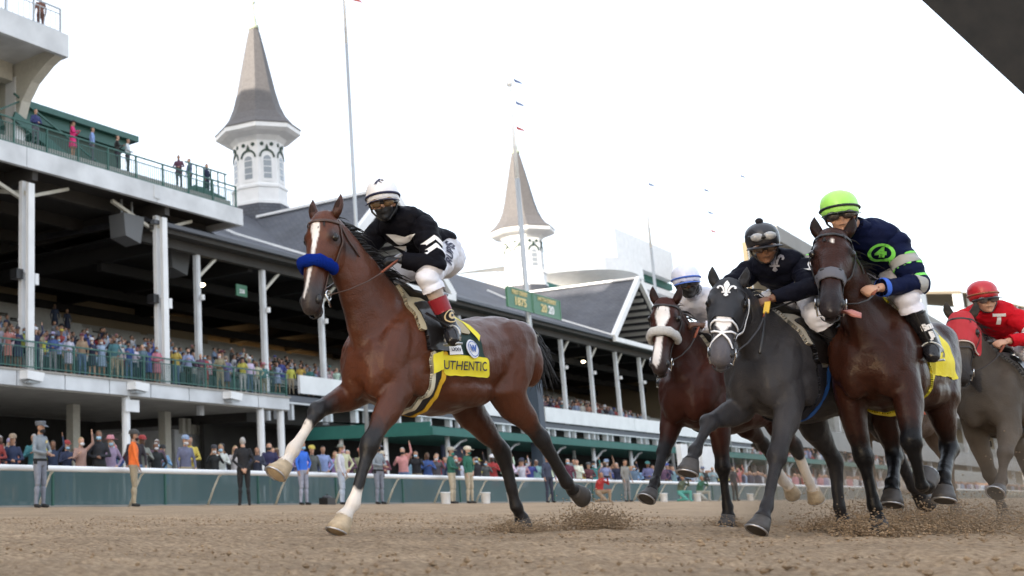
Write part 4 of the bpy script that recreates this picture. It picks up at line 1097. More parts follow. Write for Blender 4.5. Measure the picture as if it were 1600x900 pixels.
# ================================================================ TACK
def tack(h, hands, st):
    T = h['T']; bv = h['bv']; H = h['H']; leather = st.get('leather') or M['bridle']
    poll_ = H(0,0,0)
    for k in (1,-1): strap(bv, [H(.03,-.03,.09*k), H(.25,-.06,.12*k), H(.5,-.06,.10*k), H(.80,-.04,.08*k)], .020, leather, 'cheek_strap', T, .006)
    strap(bv, [H(.05,-.06,.12), H(.09,.02,.10), H(.10,.09,.04), H(.10,.09,-.04), H(.09,.02,-.10), H(.05,-.06,-.12)], .022, leather, 'browband', T, .006)
    strap(bv, [H(.03,-.02,.10), H(.2,-.16,.10), H(.28,-.24,.05), H(.28,-.24,-.05), H(.2,-.16,-.1), H(.03,-.02,-.1)], .014, leather, 'throat_latch', T, .005)
    if st.get('nose') != 'none':
        strap(bv, [H(.56,-.12,.03), H(.56,-.06,.10), H(.55,.03,.09), H(.55,.09,0), H(.55,.03,-.09), H(.56,-.06,-.1), H(.56,-.12,-.03)], .020, st.get('nosem', leather), 'noseband', T, .006)
    if st.get('fleece'):
        t0 = st.get('fleece_t', .54); P = []
        for a in np.linspace(-35, 215, 22):
            q = H(t0, -.03, 0)+h['sd']*(math.cos(R(a))*.2)+h['nrm']*(math.sin(R(a))*.2); c = H(t0,-.03,0)
            r = bv.ray_cast(q, (c-q).normalized(), .3); P.append((r[0] if r[0] else c+(q-c)*.4) + (q-c).normalized()*.022)
        m = MB(); n = len(P); m.tube(P, [.020]+[.031+.003*math.sin(i*2.1) for i in range(n-2)]+[.020], 12, flat=1.35, updir=h['hd'])
        m.build('sheepskin_noseband', mat('fleece', st['fleece'], .98, nb=1, ns=160, var=.25, spec=.05), T, True)
    for k in (1,-1):   # bit rings
        c = H(.83,-.045,.058*k); m = MB(); m.tube([c+h['hd']*(math.cos(a)*.032)+h['nrm']*(math.sin(a)*.032)+h['sd']*.012*k for a in np.linspace(0,2*math.pi,17)], .005, 6); m.tube([c+h['nrm']*.03+h['sd']*.01*k, c+h['nrm']*-.06+h['hd']*.05, c-h['nrm']*.08+h['hd']*.02-h['sd']*.03*k], .006, 6); m.build('bit_ring', mat('bit_steel', (.7,.7,.7), .15, 1), T, True)
        hd_ = hands[0 if k == 1 else 1]
        if hd_ is None: continue
        hv = Vector(hd_); mid = c.lerp(hv, .5)+Vector((0,.03*k,-.03)); m = MB(); pts = [c, c.lerp(mid,.5)+Vector((0,.01*k,-.01)), mid, mid.lerp(hv,.55)+Vector((0,0,-.005)), hv]
        m.tube(pts, [.009]*5, 6, flat=.5); m.build('rein', leather, T, True)
        m = MB(); m.tube([c.lerp(hv,.70)+Vector((0,.02*k,-.018)), hv+Vector((.02,0,0))], .0105, 8, flat=.7); m.build('rein_grip', mat('rubber_grip', st.get('grip',(.22,.06,.03)), .7), T, True)
    # saddle, cloth, girth
    co = h['co']; cx0, cx1 = st.get('cloth_x', (-.52,.06)); zb = st.get('cloth_z', 1.06)
    def slab(x0, x1, z0, off, nm_, m, sl=.0, z1=9, side=0):
        mk = (co[:,0] > x0+(1.5-co[:,2])*sl) & (co[:,0] < x1+(1.5-co[:,2])*sl) & (co[:,2] > z0) & (co[:,2] < z1) & (np.abs(co[:,1]) < .36) & (co[:,0] < .3)
        if side: mk &= co[:,1]*side > 0
        return shell(h['me'], mk, off, nm_, m, T)
    cl = slab(cx0, cx1, zb, .012, 'saddle_cloth', mat('cloth_main', st['cloth'], .8, nb=.3, ns=30), st.get('slant',-.10))
    if st.get('band'):
        bmt = mat('name_band', st['band'], .7)
        for k in (1,-1): slab(cx0-.015, cx1-.02, zb-.03, .020, 'name_band', bmt, st.get('slant',-.10), zb+st.get('band_h',.085), k)
    slab(-.36, .10, 1.30, .026, 'saddle_pad', mat('saddle_pad', st.get('pad',(.55,.50,.38)), .9), .05)
    sd = MB(); sd.loft([((x,0,z), Vector((0,1,0)), Vector((0,0,1)), w, .035) for x, z, w in ((-.34,1.60,.10),(-.28,1.585,.16),(-.15,1.565,.15),(-.02,1.59,.11),(.06,1.635,.075),(.10,1.65,.04))])
    sd.build('saddle', M['saddle'], T, True)
    for k in (1,-1):
        mk = (co[:,0] > -.16) & (co[:,0] < .05+(1.5-co[:,2])*.1) & (co[:,2] > 1.17) & (co[:,1]*k > .12) & (co[:,2] < 1.5)
        shell(h['me'], mk, .034, 'saddle_flap', M['saddle'], T)
    gx = st.get('girth_x', .0); ga = [-0.0, 360]
    for w, c, o_ in ((.105, st.get('girth',(.012,.012,.014)), .012),):
        mk = (np.abs(co[:,0]-gx-(co[:,2]-1)*st.get('girth_sl',-.12)) < w/2) & (co[:,2] < 1.2) & (co[:,2] > .70) & (np.abs(co[:,1]) < .36)
        shell(h['me'], mk, o_, 'girth', mat('girth_webbing', c, .7), T)
    if st.get('girth_edge'):
        for ofs, c in zip((-.052,.052), st['girth_edge']):
            mk = (np.abs(co[:,0]-gx-ofs-(co[:,2]-1)*st.get('girth_sl',-.12)) < .019) & (co[:,2] < 1.18) & (co[:,2] > .70) & (np.abs(co[:,1]) < .36)
            shell(h['me'], mk, .017, 'girth_edge', mat('girth_edge', c, .7), T)
M['bridle'] = mat('bridle_leather', (.06,.028,.018), .4)
M['saddle'] = mat('saddle_leather', (.015,.013,.013), .3, coat=.2)
# ---------------------------------------------------------------- decals
def fleur():
    loops = []
    loops.append([(0,1.0),(.10,.82),(.17,.62),(.13,.42),(.06,.22),(.06,.08),(-.06,.08),(-.06,.22),(-.13,.42),(-.17,.62),(-.10,.82)])
    for k in (1,-1):
        P = [(.07,.10),(.12,.32),(.22,.52),(.36,.62),(.50,.56),(.54,.42),(.46,.32),(.38,.36),(.42,.44),(.36,.48),(.27,.38),(.20,.22),(.16,.08)]
        P = [(x*k,z) for x,z in P]; loops.append(P if k == -1 else P[::-1])
    loops.append([(-.24,.07),(-.24,-.03),(.24,-.03),(.24,.07)])
    loops.append([(-.05,-.04),(-.14,-.22),(0,-.34),(.14,-.22),(.05,-.04)])
    me = flat_poly(loops); me.transform(Matrix.Diagonal((1,1,1,1))); return me
def ringpoly(r0, r1, n=24):
    return flat_poly([[(r0*math.cos(a),r0*math.sin(a)),(r1*math.cos(a),r1*math.sin(a)),(r1*math.cos(b),r1*math.sin(b)),(r0*math.cos(b),r0*math.sin(b))] for a,b in [(2*math.pi*i/n,2*math.pi*(i+1)/n) for i in range(n)]])
def scaled(me, s): me.transform(Matrix.Diagonal((s,s,1,1))); return me
def facing(n, upish):
    n = Vector(n).normalized(); v = Vector(upish); v = (v-n*v.dot(n)).normalized(); return v.cross(n), v
M['w_dec'] = mat('white_print', (.80,.80,.82), .6); M['k_dec'] = mat('dark_print', (.02,.02,.05), .6)
M['lime'] = mat('lime_trim', (.22,.75,.12), .5); M['greydec'] = mat('grey_print', (.25,.25,.30), .5)
# ---------------------------------------------------------------- the leading bay
def coatd(**k):
    d = dict(black_from=1.55, coat=.25, rough=.38); d.update(k); return d
BAY = coatd(body=(.082,.0235,.0095), belly=(.04,.014,.008), white={'RF':2.35,'LF':2.78}, blaze=[(.08,.0,.0),(.12,.030,.0),(.2,.034,.0),(.3,.021,.004),(.5,.017,.006),(.62,.019,.0),(.78,.016,-.006),(.9,.012,-.015),(.93,0,-.015)], muzzle=(.032,.027,.028), muzzle_w=.95, spec=.30, rough=.34, face=(.97,.22,.2), ear_fwd=.1)
G = 'horses racing towards the camera'
lead = horse('lead', (6.74,3.68), 168, 1.0, 'leading bay horse with white blaze, blue sheepskin noseband and white forefeet', G,
    dict(RF=[(.30,-.16,.92),(.635,-.18,.80),(.85,-.20,.54),(.93,-.20,.44),(1.0,-.20,.36)],
         LF=[(.27,.16,.91),(.55,.16,.575),(.70,.15,.215),(.79,.14,.115),(.835,.14,.02)],
         RH=[(-.74,-.15,.90),(-1.13,-.14,.56),(-1.22,-.13,.18),(-1.275,-.13,.085),(-1.30,-.13,.01)],
         LH=[(-.80,.16,.94),(-1.14,.17,.655),(-1.37,.18,.345),(-1.45,.18,.285),(-1.525,.18,.27)]),
    (.69,.0,2.03), (.86,.03,1.46), BAY, voxel=.0125, neckbend=-.02)
hair(lead, random.Random(1), n=300, lie=-1, lift=.5, tailpts=[(-1.20,0,1.42),(-1.29,.01,1.43),(-1.36,.02,1.32),(-1.40,.03,1.17),(-1.41,.04,1.03)])
JL = dict(pelvis=(-.36,.03,1.91), chest=(-.03,.03,2.06), neck=(.08,.035,2.12), head=(.18,.05,2.185), look=(.80,.58,-.16), up=(.12,0,1),
    Ls=(-.02,.205,2.00), Le=(.05,.33,1.72), Lw=(.19,.17,1.77), Rs=(0,-.15,2.05), Re=(.14,-.28,1.84), Rw=(.27,-.08,1.80),
    Lh=(-.29,.12,1.86), Lk=(.08,.29,1.64), La=(-.05,.34,1.32), Lt=(.02,.41,1.21),
    Rh=(-.29,-.08,1.86), Rk=(.08,-.28,1.66), Ra=(-.08,-.34,1.33), Rt=(.03,-.39,1.23))
def jpose(dx=0, dy=0, dz=0, **k):
    d = dict(JL); d.update(k)
    return {a: (v if a in ('look','up') or a in k or a in ('La','Lt','Ra','Rt') else (v[0]+dx, v[1]+dy, v[2]+dz)) for a, v in d.items()}
tack(lead, (JL['Lw'], JL['Rw']), dict(fleece=(.006,.028,.26), cloth=(.010,.035,.028), band=(.82,.70,.03), girth_edge=((.72,.42,.02),(.65,.6,.45)), pad=(.42,.36,.24), cloth_x=(-.41,.02), cloth_z=1.05, band_h=.105))
jk = jockey('lead', lead, JL, dict(skin='light', silk=(.006,.006,.009), cap=(.80,.80,.84), cap_band=(.012,.012,.05), mask=(.01,.01,.012), gloves=(.010,.010,.012), boot_top=(.24,.008,.018), breech=(.72,.73,.80), shin=(.42,.33,.27), lens=(.16,.10,.05)), 'jockey in black silks with white chevrons and white cap, crouched on the leading bay')
def dec_on(j, bv, c, n, upv, me, m, name, off=.004, parent=None):
    u, v = facing(n, upv); return decal(bv, me, Vector(c), u, v, m, name, parent or j['root'], off)
nL = Vector((.35,.93,.1))
ch = [[(-.07,-.055),(0,.0),(.07,-.055),(.07,-.02),(0,.035),(-.07,-.02)]]
mid = lambda a, b, t: Vector(JL[a]).lerp(Vector(JL[b]), t)
arm = (Vector(JL['Le'])-Vector(JL['Ls'])).normalized()
for t in (.42,.62): dec_on(jk, jk['sbv'], mid('Ls','Le',t), nL, -arm, scaled(flat_poly(ch),1.0), M['w_dec'], 'white_chevron', .006)
dec_on(jk, jk['sbv'], (.03,.06,1.96), (.75,.45,-.45), (0,0,1), flat_poly([[(-.10,.04),(-.02,-.05),(.05,-.02),(.11,.05),(.03,.02),(-.03,.04)],[(-.09,-.06),(0,-.10),(.07,-.07),(0,-.06)]]), M['w_dec'], 'chest_mark', .006)
th = (Vector(JL['Lk'])-Vector(JL['Lh'])).normalized()
dec_on(jk, jk['sh2'], mid('Lh','Lk',.16)+Vector((-.01,0,.01)), (.30,.93,.12), (.85,0,.5), flat_text('RUBIS', .085, .003), M['k_dec'], 'thigh_lettering', .005)
cv = jk['capbv']; f_, s_, t_ = jk['fr'], jk['s_'], jk['tilt']
dec_on(jk, cv, jk['hc2']+t_*.042, f_*.95+s_*.0+t_*.20, t_, flat_poly([[(-.035,-.012),(-.022,.012),(0,.034),(.012,.03),(.004,.008),(.022,-.012),(.008,-.006),(-.006,.010),(-.016,-.008)],[(.010,.012),(.018,.028),(.032,.012),(.022,.008)]]), M['k_dec'], 'cap_emblem', .003)
shn = (Vector(JL['La'])-Vector(JL['Lk'])).normalized()
gold = mat('gold_print', (.60,.48,.28), .4)
dec_on(jk, jk['boots'], mid('Lk','La',.80), (.25,.96,.05), -shn, ringpoly(.036,.042), gold, 'boot_emblem', .009)
dec_on(jk, jk['boots'], mid('Lk','La',.80), (.25,.96,.05), -shn, flat_text('C', .05, .004), gold, 'boot_emblem', .009)
cb = bvh_of(lead['me'])
dec_on(None, cb, (-.19,.28,1.085), (0.05,1,-.12), (.02,0,1), flat_text('AUTHENTIC', .082, .001, .98), M['k_dec'], 'name_lettering', .028, lead['T'])
dec_on(None, cb, (-.30,.28,1.20), (0.05,1,0), (0,0,1), ringpoly(.0,.062,28), M['w_dec'], 'round_patch', .022, lead['T'])
dec_on(None, cb, (-.30,.28,1.20), (0.05,1,0), (0,0,1), ringpoly(.048,.053,28), mat('blue_print', (.05,.12,.4), .6), 'patch_ring', .027, lead['T'])
dec_on(None, cb, (-.30,.28,1.20), (0.05,1,0), (0,0,1), flat_text('W', .06, .004), mat('blue_print2', (.05,.12,.4), .6), 'patch_lettering', .028, lead['T'])
dec_on(None, cb, (-.135,.28,1.185), (0.05,1,0), (0,0,1), flat_poly([[(-.055,-.035),(.055,-.03),(.055,.03),(-.055,.022)]]), M['w_dec'], 'white_patch', .024, lead['T'])
dec_on(None, cb, (-.135,.28,1.183), (0.05,1,0), (0,0,1), flat_text('LXXV', .033, .001), M['k_dec'], 'patch_lettering', .029, lead['T'])
dec_on(None, cb, (-.36,.24,1.36), (-.1,1,.4), (.5,0,1), flat_poly([[(-.03,-.11),(.03,-.09),(.04,.10),(-.005,.11)]]), mat('yellow_panel', (.82,.70,.03), .7), 'yellow_panel', .020, lead['T'])
dec_on(None, cb, (0.035,.27,1.10), (0.15,1,0), (0,0,1), flat_poly([[(-.055,-.085),(.055,-.045),(.05,.07),(-.035,.045)]]), mat('yellow_fold', (.82,.70,.03), .7), 'yellow_fold', .032, lead['T'])

# ---------------------------------------------------------------- grey with black hood
def hood(h, m, tmax, trim=None, holes=.055, tmin=-.10):
    th, hn, hs = h['th'], h['hn'], h['hsd']
    mk = h['ish'] & (th > tmin) & (th < tmax+np.clip(-hn,0,.3)*.5) & (hn > -.26)
    for k in (1,-1):
        c = np.array(h['H'](.255,-.005,.088*k)); mk &= np.linalg.norm(h['co']-c, axis=1) > holes
    return shell(h['me'], mk, .007, 'racing_hood', m, h['T'])
GREY = coatd(body=(.040,.038,.041), belly=(.034,.032,.034), points=(.014,.0135,.016), point_w=.55, muzzle=(.11,.105,.12), face=(.90,.42,.15), rough=.38, blaze=[(.3,0,0),(.4,.04,0),(.6,.05,0),(.72,.0,0)])
gy = horse('grey', (8.81,2.02), 168, .95, 'dark grey horse in a black hood with white fleur-de-lis', G,
    dict(RF=[(.33,-.16,.86),(.66,-.2,.77),(.88,-.2,.57),(.95,-.2,.49),(.985,-.2,.41)],
         LF=[(.30,.16,.88),(.54,.16,.54),(.73,.15,.20),(.82,.15,.11),(.88,.14,.02)],
         RH=[(-.62,-.15,.86),(-.93,-.14,.52),(-.90,-.14,.18),(-.93,-.14,.09),(-.93,-.14,.01)],
         LH=[(-.8,.16,.94),(-1.14,.17,.63),(-1.36,.18,.33),(-1.45,.18,.26),(-1.52,.18,.24)]),
    (.64,.02,1.71), (.97,.08,1.15), GREY, voxel=.014)
hair(gy, random.Random(2), n=120, lie=-1, lift=.6, col=(.03,.03,.033))
hood(gy, mat('black_hood', (.010,.010,.014), .55), .50)
gbv = gy['bv']; u_, v_ = facing(gy['nrm'], -gy['hd']); 
decal(gbv, scaled(fleur(), .105), gy['H'](.17,.05,-.0)-v_*.02, u_, v_, M['w_dec'], 'fleur_emblem', gy['T'], .013)
JG = jpose(-.03, 0, -.14, look=(.80,.45,-.30), Lw=(.30,.13,1.63), Rw=(.28,-.09,1.64), Le=(.16,.33,1.70), Re=(.16,-.28,1.74))
tack(gy, (JG['Lw'], JG['Rw']), dict(cloth=(.70,.70,.66), leather=mat('grey_bridle', (.03,.03,.035), .4), nosem=M['w_dec'], girth=(.010,.012,.02), girth_edge=((.02,.12,.45),(.012,.012,.02)), pad=(.45,.42,.36), cloth_x=(-.35,.08), cloth_z=1.15))
strap(gbv, [gy['H'](.10,-.05,.12), gy['H'](.3,-.09,.13), gy['H'](.5,-.10,.11), gy['H'](.66,-.06,.1)], .022, M['w_dec'], 'white_trim', gy['T'], .012)
strap(gbv, [gy['H'](.63,.0,.1), gy['H'](.72,.09,.0), gy['H'](.85,.04,-.09)], .016, M['w_dec'], 'crossed_noseband', gy['T'], .008)
strap(gbv, [gy['H'](.63,.0,-.1), gy['H'](.72,.09,.0), gy['H'](.85,.04,.09)], .016, M['w_dec'], 'crossed_noseband', gy['T'], .008)
j = jockey('grey', gy, JG, dict(skin='brown', silk=(.007,.008,.016), cap=(.012,.012,.018), pompom=True, spare=True, breech=(.72,.73,.82), shin=(.3,.02,.02), lens=(.10,.06,.04)), 'jockey in black silks with grey fleur-de-lis and JC sleeve, black pompom cap')
dec_on(j, j['sbv'], (.03,.05,1.93), (.78,.38,-.42), (0,0,1), scaled(fleur(), .12), M['greydec'], 'chest_fleur', .006)
dec_on(j, j['sbv'], Vector(JG['Ls']).lerp(Vector(JG['Le']),.28), (.35,.93,.1), -(Vector(JG['Le'])-Vector(JG['Ls'])), flat_text('JC', .12, .007), M['w_dec'], 'sleeve_lettering', .014)
def whip(h, a, b, name_label, tipcol=(.70,.45,.04)):
    t = empty('riding_whip', h['T'].location, rz=h['T'].rotation_euler.z, label=name_label, cat='whip'); t.scale = h['T'].scale
    a, b = Vector(a), Vector(b); m = MB(); m.tube([a, a.lerp(b,.8)], [.010,.006], 6); m.build('shaft', M['black'], t, True)
    m = MB(); m.bar(a.lerp(b,.78), b, .035, .010); m.build('popper', mat('whip_popper', tipcol, .6), t)
whip(gy, (.78,.24,1.20), (.36,.13,1.60), 'black riding whip with yellow end held by the jockey in black')
# ---------------------------------------------------------------- dark bay, lime cap
DARK = coatd(body=(.030,.010,.006), belly=(.016,.008,.007), points=(.006,.006,.007), muzzle=(.022,.02,.024), face=(.97,.24,.25), blaze=[(.15,0,0),(.17,.014,0),(.20,.010,0),(.21,0,0)], coat=.35, rough=.30)
dk = horse('dark', (9.07,1.50), 178, 1.0, 'dark bay horse with a small white star, running head on with tongue out', G,
    dict(RF=[(.26,-.15,.88),(.23,-.13,.51),(.20,-.11,.19),(.20,-.10,.09),(.215,-.10,-.01)],
         LF=[(.33,.17,.88),(.50,.19,.58),(.42,.19,.31),(.33,.19,.31),(.25,.19,.35)],
         RH=[(-.50,-.14,.88),(-.55,-.12,.52),(-.30,-.10,.34),(-.25,-.10,.27),(-.22,-.10,.19)],
         LH=[(-.55,.17,.90),(-.66,.17,.58),(-.36,.17,.38),(-.31,.17,.30),(-.28,.17,.22)]),
    (.50,-.07,1.93), (.82,-.06,1.44), DARK, voxel=.0135)
hair(dk, random.Random(3), n=110, lie=1, lift=.5)
JD = jpose(.10, .03, -.12, head=(.33,-.05,2.09), neck=(.22,-.01,2.02), look=(.95,.22,-.12), Lw=(.38,.11,1.57), Rw=(.36,-.15,1.60), Le=(.13,.27,1.60), Re=(.22,-.34,1.68), Lk=(.16,.205,1.51), Rk=(.12,-.3,1.52), Ls=(.08,.16,1.90), Rs=(.10,-.19,1.93), chest=(.07,.02,1.95), La=(.06,.275,1.22), Lt=(.15,.29,1.11), pelvis=(-.28,.06,1.78), Lh=(-.2,.10,1.74), Rh=(-.2,-.06,1.74))
tack(dk, (JD['Lw'], JD['Rw']), dict(cloth=(.80,.66,.03), girth=(.8,.66,.03), pad=(.42,.40,.34), leather=mat('black_bridle', (.015,.014,.016), .4), cloth_x=(-.55,.10), cloth_z=1.03))
strap(dk['bv'], [dk['H'](.62,-.02,.09), dk['H'](.60,.09,.0), dk['H'](.62,-.02,-.09)], .09, mat('grey_noseband', (.10,.10,.12), .6), 'wide_noseband', dk['T'], .009)
m = MB(); c = dk['H'](.90,-.06,.05); m.loft([(c, dk['sd'], dk['nrm'], .022,.016),(c+dk['sd']*.05+dk['hd']*.01, dk['hd'], dk['nrm'], .028,.012),(c+dk['sd']*.10+dk['hd']*.03, dk['hd'], dk['nrm'], .022,.008)]); m.build('tongue', mat('tongue', (.42,.16,.14), .35), dk['body'], True)
j = jockey('dark', dk, JD, dict(skin='light', silk=(.006,.010,.040), cap=(.42,.90,.16), cap_band=(.012,.02,.02), breech=(.70,.71,.82), shin=(.012,.012,.016), lens=(.06,.05,.05), boot_t=.34,
    bands=[(.40,.58,(.35,.36,.36),('ua',)),(.36,.41,(.2,.75,.12),('ua',)),(.57,.62,(.2,.75,.12),('ua',)),(.82,.90,(.2,.75,.12),('ua',)),(-.02,.18,(.35,.36,.36),('fa',)),(.84,.93,(.03,.12,.6),('fa',))], band_arms='LR'), 'jockey in navy silks with grey and lime bands, lime green cap')
dec_on(j, j['sbv'], (.17,.11,1.83), (.85,.40,-.3), (0,0,1), ringpoly(.048,.066), M['lime'], 'chest_ring', .006)
dec_on(j, j['sbv'], (.17,.11,1.83), (.85,.40,-.3), (0,0,1), flat_text('4', .09, .008), M['lime'], 'chest_emblem', .006)
dec_on(j, j['boots'], Vector(JD['Lk']).lerp(Vector(JD['La']),.66), (.75,.62,.05), (Vector(JD['Lk'])-Vector(JD['La'])), flat_text('Sm', .055, .004), M['w_dec'], 'boot_lettering', .006)
dec_on(j, j['boots'], Vector(JD['Lk']).lerp(Vector(JD['La']),.84), (.75,.62,.05), (Vector(JD['Lk'])-Vector(JD['La'])), flat_text('Ji', .055, .004), M['w_dec'], 'boot_lettering', .006)
whip(dk, (.30,-.22,1.60), (.62,-.62,1.42), 'black riding whip pointing left from the dark bay rider', (.012,.012,.014))
# ---------------------------------------------------------------- bay with broad blaze
BL = coatd(body=(.040,.012,.008), belly=(.022,.009,.007), white={'LH':2.3,'RH':2.4}, muzzle=(.045,.035,.035), face=(.93,.32,.2), blaze=[(.10,.0,0),(.14,.05,0),(.26,.058,0),(.40,.032,0),(.55,.026,-.004),(.75,.034,-.01),(.92,.034,-.014),(1.0,.0,-.01)])
bz = horse('blaze', (10.33,2.92), 168, .97, 'bay horse with broad white blaze and white sheepskin noseband, left of the grey', G,
    dict(RF=[(.30,-.16,.90),(.47,-.16,.63),(.72,-.12,.37),(.79,-.12,.29),(.85,-.12,.22)],
         LF=[(.18,.16,.88),(.20,.16,.50),(.17,.15,.18),(.18,.15,.09),(.20,.15,.0)],
         LH=[(-.75,.15,.92),(-1.04,.16,.70),(-1.20,.16,.38),(-1.26,.16,.31),(-1.31,.16,.24)],
         RH=[(-.80,-.15,.93),(-1.13,-.15,.74),(-1.42,-.15,.39),(-1.5,-.15,.34),(-1.57,-.15,.29)]),
    (.50,.0,1.88), (.74,.03,1.32), BL, voxel=.015)
hair(bz, random.Random(4), n=90, lie=-1)
JB = jpose(.0, 0, -.14, head=(.23,.05,2.06), neck=(.10,.035,2.0), Lw=(.27,.15,1.68), Rw=(.27,-.12,1.68))
tack(bz, (JB['Lw'], JB['Rw']), dict(fleece=(.75,.74,.72), fleece_t=.50, cloth=(.55,.55,.6), leather=mat('dark_bridle2', (.02,.015,.013), .4)))
j = jockey('blaze', bz, JB, dict(skin='dark', silk=(.62,.62,.68), cap=(.68,.72,.88), cap_band=(.05,.13,.5), mask=(.012,.012,.014), lens=(.05,.05,.06), bands=[(.30,.55,(.20,.02,.08),('ua',)),(.30,.48,(.20,.02,.08),('torso',))]), 'jockey in white and maroon silks with pale blue-white cap and dark mask')
# ---------------------------------------------------------------- red hooded horse at the right
RD = coatd(body=(.072,.058,.046), belly=(.14,.105,.075), points=(.05,.04,.034), point_w=.6, muzzle=(.03,.028,.03), face=(.95,.30,.2), rough=.55, coat=.05)
rd = horse('red', (12.22,1.27), 170, .93, 'dusty dark grey horse in a red hood at the far right', G,
    dict(LF=[(.38,.15,.84),(.58,.15,.63),(.68,.13,.40),(.75,.12,.33),(.82,.12,.28)],
         RF=[(.18,-.15,.82),(.0,-.15,.47),(-.15,-.14,.17),(-.17,-.14,.09),(-.16,-.14,.01)],
         LH=[(-.5,.16,.88),(-.62,.16,.55),(-.42,.16,.22),(-.42,.16,.13),(-.40,.16,.05)],
         RH=[(-.7,-.16,.9),(-1.0,-.16,.6),(-1.1,-.16,.3),(-1.2,-.16,.26),(-1.27,-.16,.25)]),
    (.42,-.05,1.86), (.68,-.03,1.33), RD, voxel=.015)
hair(rd, random.Random(5), n=80, lie=1)
hood(rd, mat('red_hood', (.42,.008,.015), .6), .44, holes=.045)
strap(rd['bv'], [rd['H'](.50,-.10,.10), rd['H'](.47,.03,.09), rd['H'](.46,.10,0), rd['H'](.47,.03,-.09), rd['H'](.50,-.10,-.10)], .016, mat('rope', (.55,.42,.36), .8), 'rope_noseband', rd['T'], .010)
JR = jpose(.02, .02, -.16, look=(.80,.55,-.15), Lw=(.25,.20,1.62), Rw=(.28,-.06,1.64), Le=(.05,.38,1.66))
tack(rd, (JR['Lw'], JR['Rw']), dict(cloth=(.02,.08,.05), pad=(.1,.1,.1), leather=mat('dark_bridle3', (.02,.015,.013), .4)))
j = jockey('red', rd, JR, dict(skin='light', silk=(.50,.010,.020), cap=(.45,.010,.02), cap_band=(.25,.08,.03), breech=(.74,.74,.80), lens=(.10,.08,.08), bands=[(.55,.85,(.75,.66,.68),('ua',)),(.25,.50,(.75,.66,.68),('fa',))], band_arms='LR', peak=(.012,.012,.014)), 'jockey in red silks with white sleeve bands and red cap at the right edge')
dec_on(j, j['sbv'], (.04,.08,1.87), (.80,.5,-.35), (0,0,1), flat_text('T', .13, .008), M['w_dec'], 'chest_lettering', .006)
# ---------------------------------------------------------------- brown horse hidden in the pack
BR = coatd(body=(.10,.062,.040), belly=(.10,.07,.05), points=(.09,.06,.04), point_w=.4, white={'RF':2.5,'LF':2.5}, rough=.6, coat=0)
bh = horse('brown', (13.3,2.25), 170, .97, 'dusty brown horse glimpsed between the grey and the dark bay', G,
    dict(RF=[(.20,-.15,.85),(.12,-.15,.5),(.05,-.14,.18),(.05,-.14,.09),(.06,-.14,.0)],
         LF=[(.25,.15,.88),(.40,.16,.60),(.30,.16,.34),(.22,.16,.32),(.14,.16,.35)],
         LH=[(-.7,.16,.9),(-.95,.16,.6),(-.95,.16,.25),(-.97,.16,.16),(-.97,.16,.07)],
         RH=[(-.8,-.16,.92),(-1.1,-.16,.65),(-1.3,-.16,.35),(-1.4,-.16,.3),(-1.47,-.16,.28)]),
    (.68,.0,1.62), (.98,.03,1.10), BR, voxel=.017)
hair(bh, random.Random(6), n=60)
JH = jpose(0,0,-.32)
tack(bh, (JH['Lw'], JH['Rw']), dict(cloth=(.55,.12,.06), leather=mat('dark_bridle4', (.02,.015,.013), .4)))
JH = jpose(0,0,-.25, Lk=(.08,.29,1.5), Rk=(.08,-.28,1.5), La=(-.05,.34,1.22), Ra=(-.05,-.34,1.22), Lt=(.02,.41,1.12), Rt=(.02,-.41,1.12))
jockey('hidden', bh, JH, dict(skin='tan', silk=(.35,.10,.05), cap=(.4,.1,.05)), 'jockey almost wholly hidden behind the dark bay horse in the pack')
